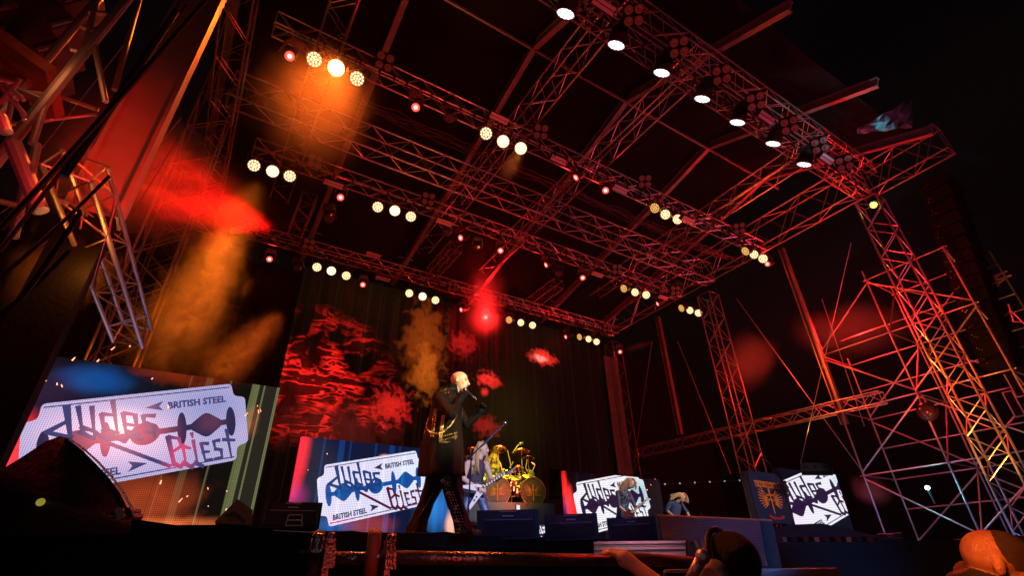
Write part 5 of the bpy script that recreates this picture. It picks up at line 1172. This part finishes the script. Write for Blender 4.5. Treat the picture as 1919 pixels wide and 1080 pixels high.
MB().ball(p(925, 858, .53), .118, 12, 9).go('hair_crown', t, blonde, True)
t = thing('drum_sticks', 'pale drum stick raised beside the drummer', 'drum stick', p(943, 884, .1)); MB().tube(p(943, 892, .1), p(938, 868, .0), .012, .009).go('stick', t, surf('stick_wood', (.7, .6, .35), .5, 0, 9, .2, 0))
ch = surf('yellow_lit_hardware', (.6, .58, .5), .3, .8, 12, .2, 0)
t = thing('drum_riser', 'low black drum riser with dark front', 'riser', p(960, 950)); MB().prism([p(840, 940, -.3), p(1040, 944, -.3), p(1040, 985, -.3), p(840, 985, -.3)], F.d * 2.4).go('platform', t, black)
K = thing('drum_kit', 'large drum kit with two winged emblem bass drums and many cymbals', 'drum kit', p(960, 945))
def drum(name, c, r, depth, axis, shell, headm, emblem=False):
    q = Vector(axis).normalized().to_track_quat('Z', 'Y'); R = q.to_matrix()
    s_ = MB().lathe([(r * .99, -depth), (r, -depth), (r, 0), (r * 1.03, 0), (r * 1.03, .03), (r * .96, .03), (r * .96, .012)], 26, R, c).go(name, K, shell, True)
    h_ = child_go(MB().lathe([(.001, .014), (r * .96, .014)], 26, R, c), 'drum_head', s_, K, headm)
    lug = MB()
    for k in range(8): a = 2 * PI * k / 8; lug.box(Vector(c) + R @ Vector((r * 1.03 * math.cos(a), r * 1.03 * math.sin(a), -.06)), (.02, .02, .1), R)
    child_go(lug, 'lugs', s_, K, ch)
    if emblem:
        e = MB()
        for k in range(7):
            for sg in (-1, 1):
                a = math.radians(60 - k * 20); b0 = R @ Vector((sg * r * .15, r * (.1 - .06 * k), .02)); b1 = R @ Vector((sg * r * (.15 + .6 * math.cos(a * .8)), r * (.1 + .5 * math.sin(a)), .02)); e.tube(Vector(c) + b0, Vector(c) + b1, .011, .006, 5)
        e.tube(Vector(c) + R @ Vector((0, r * .5, .02)), Vector(c) + R @ Vector((0, -r * .7, .02)), .016, n=5); e.tube(Vector(c) + R @ Vector((-r * .35, r * .1, .02)), Vector(c) + R @ Vector((r * .35, r * .1, .02)), .012, n=5)
        for k in range(22):
            a = 2 * PI * k / 24 + PI; e.box(Vector(c) + R @ Vector((r * .82 * math.cos(a), r * .82 * math.sin(a), .02)), (.02, .008, .03)) if math.sin(a) < .1 else None
        child_go(e, 'winged_emblem', s_, K, org if False else surf('gold_print', (.07, .04, .01), .6, 0, 12, .2, 0))
blkhead = surf('black_drum_head', (.006, .005, .004), .6, 0, 9, .3, 0); shellm = surf('drum_shell', (.05, .04, .02), .3, .3, 9, .4, 0); whead = surf('coated_head', (.6, .5, .35), .6, 0, 9, .1, 0)
drum('bass_drum', p(932, 921, -.25), .30, .5, -F.d - F.r * .1, shellm, blkhead, True); drum('bass_drum', p(999, 922, -.25), .29, .5, -F.d + F.r * .25, shellm, blkhead, True)
for (a, b, dd, r_, tx) in ((905, 899, 0, .13, -.1), (928, 897, -.05, .13, 0), (947, 897, -.05, .14, .1), (965, 899, -.05, .15, .1), (991, 896, 0, .17, .25), (977, 912, -.1, .16, .1), (915, 910, -.1, .14, -.1)):
    drum('tom_drum', p(a, b, dd), r_, .2, Vector((0, 0, 1)) - F.d * .55 + F.r * tx, shellm, whead)
    drum_ = None
# flipped lower heads glow orange from below
cyms = [((882, 843), 22, .2, .0), ((934, 842), 32, -.05, .02), ((977, 847), 31, .0, -.05), ((990, 859), 23, .2, .05), ((874, 857), 14, .3, 0), ((972, 877), 20, -.1, 0)]
for (q, wd, dd, rollt) in cyms:
    c = p(*q, dd); r_ = (p(q[0] + wd / 2, q[1], dd) - c).length; R = Quaternion(F.d, rollt).to_matrix() @ Quaternion(F.r, math.radians(-16)).to_matrix()
    cy_ = MB().lathe([(.001, .035), (r_ * .16, .028), (r_ * .22, .012), (r_, -.015), (r_, -.019), (r_ * .2, .006)], 28, R, c).go('cymbal', K, brass, True)
    rod('cymbal_stand', c, p(q[0] + (4 if q[0] > 950 else 0), 930, dd), .012, ch, K)
hw = [((951, 845), (957, 870)), ((957, 870), (957, 900)), ((957, 900), (959, 944)), ((960, 850), (973, 832)), ((985, 880), (988, 862)), ((975, 910), (977, 946)), ((943, 900), (943, 942)), ((905, 908), (985, 906)), ((910, 893), (990, 893)), ((955, 931), (978, 931)), ((992, 880), (993, 905)), ((1003, 872), (995, 890)), ((996, 867), (1003, 872)), ((912, 870), (912, 900)), ((955, 878), (962, 866)), ((951, 932), (955, 944)), ((966, 884), (966, 905))]
for a, b in hw: rod('hardware_tube', p(*a, .02), p(*b, .02), .013, ch, K)
m_ = MB()
rd = random.Random(9)
for k in range(150):
    c = p(rd.uniform(908, 1000), rd.uniform(882, 912), rd.uniform(-.2, .2)); m_.box(c, (rd.uniform(.02, .06), .02, rd.uniform(.01, .05)), Quaternion(Vector((rd.random(), rd.random(), rd.random())).normalized(), rd.uniform(0, 3)).to_matrix())
mm = m_.go('small_fittings', K, ch); mm['kind'] = 'stuff'
t = thing('overhead_microphone', 'thin boom with small microphones above the drum kit', 'mic stand', p(975, 832)); MB().tube(p(960, 850), p(973, 833), .01).go('boom', t, ch); MB().ball(p(975, 832), .04, 8, 6).ball(p(979, 831), .03, 8, 6).go('microphones', t, ch)

# ---------------- pit people
F = FR(1368, 1050, 2.35); p = F.p
t = thing('person', 'dark haired man in the pit wearing headphones, seen from behind at the lower edge', 'person', p(1368, 1150))
hc = p(1362, 1072, 0); hf = -F.r * .85 + F.d * .45 - Vector((0, 0, .15)); hu = Vector((0, 0, 1)) - F.r * .1
P = head(hc, hf, hu, 1.0, 0, p(1375, 1120, .02), 0) + [cell(hc - Vector(hf).normalized() * .035 + hu * .03, (.107, .095, .104), 1, Matrix(frame3(hf, hu)).transposed()), ccap(p(1370, 1160), p(1372, 1300), .17, .2, 2, 14), ccap(p(1320, 1150), p(1425, 1150), .07, .07, 2)]
body(P, [skinr, darkh, black], .006, t, smooth=3); face_bits(t, hc, hf, hu, 1.0)
f3, s3, u3 = frame3(hf, hu)
t2 = thing('headphones', 'grey headphones on the pit man’s head', 'headphones', hc); R = Matrix((s3, f3, u3)).transposed()
side = -1 if (s3.dot(F.d) > 0) else 1
for k in (-1, 1): 
    c = hc + s3 * k * .112 - u3 * .012 - f3 * .01; q = (s3 * k).to_track_quat('Z', 'Y').to_matrix(); MB().lathe([(.03, .04), (.05, .036), (.058, .02), (.06, 0), (.05, -.012)], 20, q, c).lathe([(.001, .04), (.03, .04)], 20, q, c).go('ear_cup', t2, surf('headphone_shell', (.22, .22, .2), .35, .2, 12, .3, 0), True)
pts = [hc + s3 * .122 * math.cos(a) + u3 * (.148 * math.sin(a) + .0) - f3 * .01 for a in [PI * k / 16 for k in range(17)]]; MB().path(pts, .011, 8).go('headband', t2, black)
# bald head right
F = FR(1880, 1050, 2.9); p = F.p
t = thing('person', 'bald man lit orange at the lower right edge', 'person', p(1865, 1150)); hc = p(1872, 1060, 0); hf = F.r * .9 + F.d * .12 - Vector((0, 0, .22)); hu = Vector((0, 0, 1)) + F.r * .25
P = head(hc, hf, hu, 1.06, 0, p(1855, 1120), 0) + [ccap(p(1855, 1160), p(1855, 1300), .17, .2, 1, 14), ccap(p(1810, 1150), p(1910, 1150), .07, .07, 1)]
body(P, [surf('tanned_skin', (.30, .13, .07), .38, 0, 22, .35, .35), black], .006, t, smooth=3); face_bits(t, hc, hf, hu, 1.06)
f3, s3, u3 = frame3(hf, hu); MB().ball(hc + f3 * .016 + u3 * .040, .1, 24, 16, (.95, .80, .86), Matrix((f3, s3, u3)).transposed()).go('hair_stubble', t, surf('scalp_stubble', (.06, .03, .02), .7, 0, 60, .7, .8), True)
F = FR(1826, 1080, 4.2); p = F.p
t = thing('person', 'second pale head peeking behind the bald man', 'person', p(1822, 1150)); hc = p(1824, 1086); hf = F.r * .75 + F.d * .4; hu = Vector((0, 0, 1))
P = head(hc, hf, hu, .8, 0, p(1824, 1130), 0) + [ccap(p(1824, 1160), p(1824, 1300), .14, .18, 1, 14)]; body(P, [skinr, black], .008, t); face_bits(t, hc, hf, hu, .8)
# hand on the rail
t = thing('person', 'forearm reaching in from below with its fingers closed over the pit railing', 'person', dp(1200, 1100, 1.9))
wr = dp(1190, 1062, 1.95); P = hand(wr, dp(1158, 1040, 2.0) - wr, Vector((0, .25, -1)) , 0, .95, 40, 0, 1) + [ccap(wr, dp(1250, 1115, 1.85), .027, .042, 0), ccap(dp(1250, 1115, 1.85), dp(1330, 1200, 1.7), .046, .06, 1)]
body(P, [skinr, black], .0045, t, 'arm', 3)
# clamp arm beside it
t = thing('camera_crane_arm', 'blue grey metal arm with a pivot bolt beside the headphone man', 'metal arm', dp(1300, 1080, 1.8)); MB().tube(dp(1288, 1095, 1.8), dp(1316, 1046, 1.8), .018, .021, 12).go('arm', t, steel, True); MB().ball(dp(1317, 1044, 1.8), .026, 12, 8).go('pivot', t, steel, True); MB().tube(dp(1317, 1044, 1.76), dp(1317, 1044, 1.72), .01).go('bolt', t, chrome)
m_ = MB()
for a, b in (((1246, 1072), (1290, 1072)), ((1246, 1072), (1246, 1090)), ((1290, 1072), (1290, 1090))): m_.tube(dp(*a, 2.1), dp(*b, 2.1), .008)
o = m_.go('wire_frame', None, caseg); o['label'] = 'thin metal frame under the taped rail'; o['category'] = 'frame'

# ================================================================== SCREEN SPECKS, SMOKE AND BEAMS
m_ = MB(); rd = random.Random(5)
for (px, py) in [(182, 678), (135, 676), (90, 683), (81, 718), (107, 722), (117, 726), (284, 711), (482, 762), (489, 772), (485, 775), (459, 780), (300, 908), (350, 932), (335, 942), (390, 918), (425, 922), (390, 950), (423, 957), (613, 852), (577, 882), (700, 905), (825, 905), (818, 912), (316, 766), (208, 656), (243, 650), (1155, 930), (1136, 897), (1228, 899), (1213, 920), (1220, 910)]:
    y = 6.3 if px < 500 else 8.8 if px < 1000 else 10.8
    c = at(px, py, y=y); L_ = rd.uniform(.004, .028); m_.tube(c, c + Vector((L_ * rd.uniform(-1, 1), 0, L_ * 1.4)), rd.uniform(.004, .009) * y / 7, .003, 5)
o = m_.go('specks', None, glow('speck', (1, .25, .12), 4)); o['kind'] = 'stuff'; o['label'] = 'red glowing embers of the screen pictures, set just in front of them'; o['category'] = 'specks'  # bright specks of the screen pictures, added as loose glowing bits

def smoke(label, c, size, mat, rot=None):
    me = MB().box((0, 0, 0), size).mesh('smoke', mat); o = obj('smoke', me, None); o.location = c
    if rot is not None: o.rotation_mode = 'QUATERNION'; o.rotation_quaternion = rot
    o['kind'] = 'stuff'; o['label'] = label; o['category'] = 'smoke'; return o
def cloud(label, a, b, y0, y1, thick, mat, over=.0):
    """smoke drifting from pixel a (depth plane y0) to pixel b (y1)"""
    A, B = at(*a, y=y0), at(*b, y=y1); d = (B - A); L_ = d.length * (1 + over); q = d.to_track_quat('X', 'Z'); return smoke(label, (A + B) / 2, (L_, thick * 1.2, thick), mat, q), A, B
_, A, B = cloud('red smoke jet blowing across the left tower', (500, 438), (60, 235), 8.6, 7.4, 2.9, smoke_mat('red_lit_smoke', 2.3, 2.4, .47, .3, (.6, 1, 1), cone=(.22, .62)), .0)
lamp('red_smoke_spot', 'SPOT', A + Vector((.3, -.25, -.1)), (1, .004, .003), 2600, B, .08, 44, .8)
lamp('red_smoke_fill', 'SPOT', A + Vector((.4, -1.8, -.9)), (1, .005, .004), 2000, A.lerp(B, .5), .1, 60, .9)  # added fill lamp, unseen, spreading red through the jet
_, A, B = cloud('orange lit smoke column above the large screen', (455, 405), (270, 735), 8.4, 8.4, 1.7, smoke_mat('orange_lit_smoke', 10, 3.2, .50, .1, (.8, 1, 1), cone=(.28, .5)), .0)
lamp('orange_column_light', 'SPOT', A + Vector((.15, -.9, .3)), (1, .17, .008), 750, A.lerp(B, .6), .08, 60, .8)  # unseen lamp put above the plume to colour it orange
lamp('orange_column_fill', 'SPOT', A.lerp(B, .35) + Vector((1.2, -3.2, .6)), (1, .15, .006), 1900, A.lerp(B, .5), .1, 44, .9)  # second lamp added in front so the smoke is lit evenly
_, A, B = cloud('dim orange smoke drifting up beside the curtain edge', (532, 585), (370, 735), 9.5, 9.5, 1.3, smoke_mat('dim_orange_smoke', 10, 3.6, .50, .1, (.8, 1, 1), cone=(.2, .6)), .0)
lamp('orange_side_light', 'SPOT', A.lerp(B, .3) + Vector((1.0, -2.6, .6)), (1, .12, .006), 1100, A.lerp(B, .45), .1, 44, .9)  # added front lamp without a fixture, tinting this smoke orange
_, A, B = cloud('orange brown haze behind the truss boom', (-80, 560), (250, 480), 8.5, 9.5, 2.0, smoke_mat('brown_smoke', .5, .8, .48, .1, (.5, 1, 1.4), .5), .1)
lamp('brown_haze_light', 'POINT', A.lerp(B, .5) + Vector((0, -1.6, 0)), (1, .2, .015), 150, size=.3)  # haze gets its own added orange lamp nearby
_, A, B = cloud('deep red smoke behind the far scaffold', (1470, 620), (1720, 610), 9.8, 8.0, 4.2, smoke_mat('far_red_smoke', .30, .3, .46, .1, (1, 1, 1), .5), .15)
lamp('far_red_light', 'POINT', at(1600, 610, x=19.8), (1, .01, .01), 1200, size=.4)  # unseen lamp added by the smoke to redden it
_, A, B = cloud('brown red haze around the banner tower', (1330, 640), (1470, 720), 11.5, 10, 4.5, smoke_mat('far_brown_smoke', .14, .35, .45, .1, (1, 1, 1), .5), .1)
lamp('far_brown_light', 'POINT', at(1440, 660, y=8.5), (1, .08, .012), 480, size=.4)  # added point lamp that warms the tower haze
_, A, B = cloud('violet mist beside the far right screen', (1600, 880), (1660, 960), 8.2, 8.2, 1.6, smoke_mat('violet_mist', .5, .9, .46, .1, (1, 1, 1), .5), .1)
lamp('violet_light', 'POINT', at(1618, 930, y=7.4), (.55, .25, .8), 9, size=.2)
# beams with local haze
def beam(label, src, dst, w_, dens, col, pw, ang, off=.25):
    d = (dst - src); L_ = d.length; q = d.to_track_quat('X', 'Z'); m = smoke_mat('beam_' + label.split()[0], dens, 1.2, .30, .1, (1, 1, 1), .7)
    smoke(label, src + d * .45, (L_ * 1.25, w_, w_), m, q); lamp(label.split()[0] + '_beam', 'SPOT', src - d.normalized() * .02 + Vector((0, -.15, -.05)), col, pw, dst, .07, ang, .6)
beam('orange dust beam under the blazing orange lamp', at(630, 127, y=7.85), at(545, 300, y=6.2), 3.2, .10, (1, .13, .008), 2300, 56)
beam('amber beam sliding down from the second trio', at(976, 278, y=7.85), at(935, 350, y=7.7), .9, .14, (1, .22, .02), 260, 22)
beam('red fog glow under the strongest rear lamp', at(910, 596, y=16.6), at(905, 480, y=15.0), 3.0, .16, (1, .01, .01), 900, 40)
lamp('red_rear_glow', 'POINT', at(910, 596, y=16.3), (1, .01, .01), 420, size=.12)
smoke('fog ball added to hold the red halo of the strongest rear lamp', at(910, 596, y=16.3), (2.6, 2.6, 2.6), smoke_mat('lamp_halo_fog', .10, .5, .2, 0, (1, 1, 1), .9))  # local fog ball put in so the lamp shows a halo
beam('faint red beam from the right end lamp', at(1162, 660, y=16.7), at(1240, 636, y=15.5), .6, .2, (1, .02, .01), 200, 18)

hz = bpy.data.materials.new('thin_haze'); hz.use_nodes = True; hz.node_tree.nodes.clear(); o_ = hz.node_tree.nodes.new('ShaderNodeOutputMaterial'); v_ = hz.node_tree.nodes.new('ShaderNodeVolumePrincipled')
v_.inputs['Density'].default_value = .0004; v_.inputs['Color'].default_value = (.9, .9, .9, 1); v_.inputs['Anisotropy'].default_value = .3; hz.node_tree.links.new(v_.outputs[0], o_.inputs['Volume'])
MB().box((9, 6, 6), (50, 36, 17.4)).go('haze', None, hz, kind='stuff')
# ================================================================== STAGE LIGHTING
# unseen red and magenta floods put out front and on stage for the grid
lamp('red_flood_front', 'SPOT', (4.5, -6.0, 1.2), (1, .05, .08), 2500, (8.5, 6.5, 12), .4, 58, .8)
lamp('magenta_flood_side', 'SPOT', (11.5, -3.5, 1.0), (1, .09, .24), 1900, (14, 7, 12), .4, 58, .8)
lamp('red_flood_left', 'SPOT', (5.6, 4.3, .6), (1, .05, .03), 1100, (2.2, 10, 11), .3, 62, .9)
lamp('rear_warm_flood', 'SPOT', (6, 9.5, 1.2), (1, .12, .06), 480, (7, 14, 11), .4, 110, .8)
lamp('roof_warm_wash', 'SPOT', (3.0, 7.2, 8.6), (1, .30, .08), 330, (3.6, 5.4, 12.8), .3, 60, 1)
# tower lights
tb_ = at(1880, 870, x=15.9); lamp('tower_orange', 'SPOT', tb_ + Vector((-.5, -.2, -1)), (1, .30, .03), 1500, at(1800, 760, x=16.9), .1, 60, .8)
lamp('tower_red', 'SPOT', at(1690, 640, x=15.6), (1, .012, .015), 1500, at(1670, 500, x=17.2), .1, 95, .8)
lamp('tower_red_low', 'SPOT', at(1740, 800, x=15.4), (1, .02, .02), 800, at(1740, 690, x=17.6), .1, 95, .8)
lamp('tower_violet', 'SPOT', at(1620, 1000, x=15.0), (.5, .2, .8), 130, at(1740, 880, x=18.5), .2, 95, .8)
lamp('tower_blue', 'POINT', at(1870, 985, x=15.5), (.2, .3, 1), 22, size=.2)
lamp('truss_spot_orange', 'SPOT', at(1525, 830, x=16.8), (1, .4, .08), 60, at(1520, 785, x=17.5), .05, 70, .8)
lamp('boom_orange', 'POINT', at(172, 500, y=4.1), (1, .26, .03), 11, size=.06)
lamp('boom_red', 'POINT', at(60, 200, y=2.9), (1, .03, .03), 6, size=.1)
lamp('corner_red', 'POINT', at(-20, 260, y=2.7), (1, .04, .02), 11, size=.08)
lamp('column_red', 'SPOT', at(420, 430, y=3.0), (1, .012, .006), 200, at(205, 335, y=4.3), .1, 55, .9)
lamp('array_warm', 'POINT', at(120, 100, y=3.4), (1, .25, .08), 2.5, size=.2)
lamp('left_violet', 'POINT', at(40, 420, y=2.8), (.35, .25, .9), .5, size=.15)
# people
Sg = at(858, 850, y=5.2)
lamp('follow_spot', 'SPOT', (7.5, -8.5, 5.0), (1, .80, .42), 19000, at(866, 725, y=5.2), .15, 7.5, .5)
lamp('singer_key', 'SPOT', (5.2, -1.5, 3.6), (1, .7, .3), 200, at(862, 740, y=5.2), .2, 14, .7)
lamp('singer_back_red', 'SPOT', (-.6, 7.2, 3.2), (1, .05, .01), 220, at(830, 830, y=5.2), .12, 34, .6)
lamp('guitarist_key', 'SPOT', (1.0, -6, 5.5), (.85, .8, 1), 9000, at(900, 890, y=8.4), .2, 9, .5)
lamp('guitarist_two_key', 'SPOT', (9.5, 1.5, 6.0), (.95, .85, 1), 3000, at(1176, 935, y=9.6), .2, 16, .5)
lamp('guitarist_three_key', 'SPOT', (12.0, 2.5, 6.0), (1, .85, .75), 3000, at(1272, 950, y=10.5), .2, 14, .5)
lamp('guitarist_blue', 'SPOT', (2.5, 3.0, 2.5), (.1, .25, 1), 160, at(900, 950, y=8.4), .2, 40, .6)
lamp('drum_yellow', 'SPOT', at(960, 700, y=8.8), (.95, .95, .04), 800, Fk.p(955, 890), .2, 42, .7)
lamp('drum_yellow_front', 'SPOT', (3.5, 3.0, 4.5), (.95, .9, .05), 160, Fk.p(955, 890), .2, 20, .7)
lamp('drum_orange_floor', 'POINT', Fk.p(968, 930, -.7), (1, .3, .03), 1.5, size=.1)
lamp('monitor_blue', 'SPOT', (2.2, 1.0, 2.2), (.05, .2, 1), 110, FR(1000, 985, 6.3).p(1000, 985), .3, 40, .8)
lamp('bank_blue', 'SPOT', FR(1330, 900, 2.6).p(1360, 900), (.04, .3, 1), 70, FR(1420, 1020, 4.4).p(1420, 1015), .2, 38, .8)
lamp('case_pink', 'SPOT', FR(1180, 900, 2.55).p(1180, 900), (1, .35, .5), 9, FR(1200, 1030, 2.9).p(1200, 1030), .1, 70, .8)  # lamp added close by to brighten the case pink
lamp('banner_front', 'SPOT', (6.5, 1.5, 2.0), (1, .75, .8), 1500, Vector((bcx, YN, bcz - .1)), .1, 13, .5)
Fq = FR(1880, 1050, 2.9); lamp('pit_orange', 'SPOT', FR(1790, 940, 2.5).p(1790, 950), (1, .2, .035), 13, Fq.p(1870, 1050), .06, 60, .8)
lamp('pit_red', 'SPOT', (.6, 2.2, 1.2), (1, .03, .03), 10, at(1330, 1060, dep=1.8), .08, 45, .8)
lamp('rail_orange', 'SPOT', (1.4, 2.6, 2.2), (1, .22, .05), 110, dp(900, 1048, 1.8), .1, 60, .8)
lamp('rail_red', 'POINT', dp(860, 1110, 1.2) + Vector((0, 0, 0)), (1, .08, .04), 2.2, size=.1)
lamp('rail_cool', 'SPOT', (-.4, -.8, .6), (.8, .75, .9), 14, dp(760, 1048, 1.6), .1, 50, .8)
lamp('curtain_olive', 'SPOT', (9, 11, 8.5), (.75, .5, .08), 10, (6.5, 17.3, 4), .3, 80, 1)
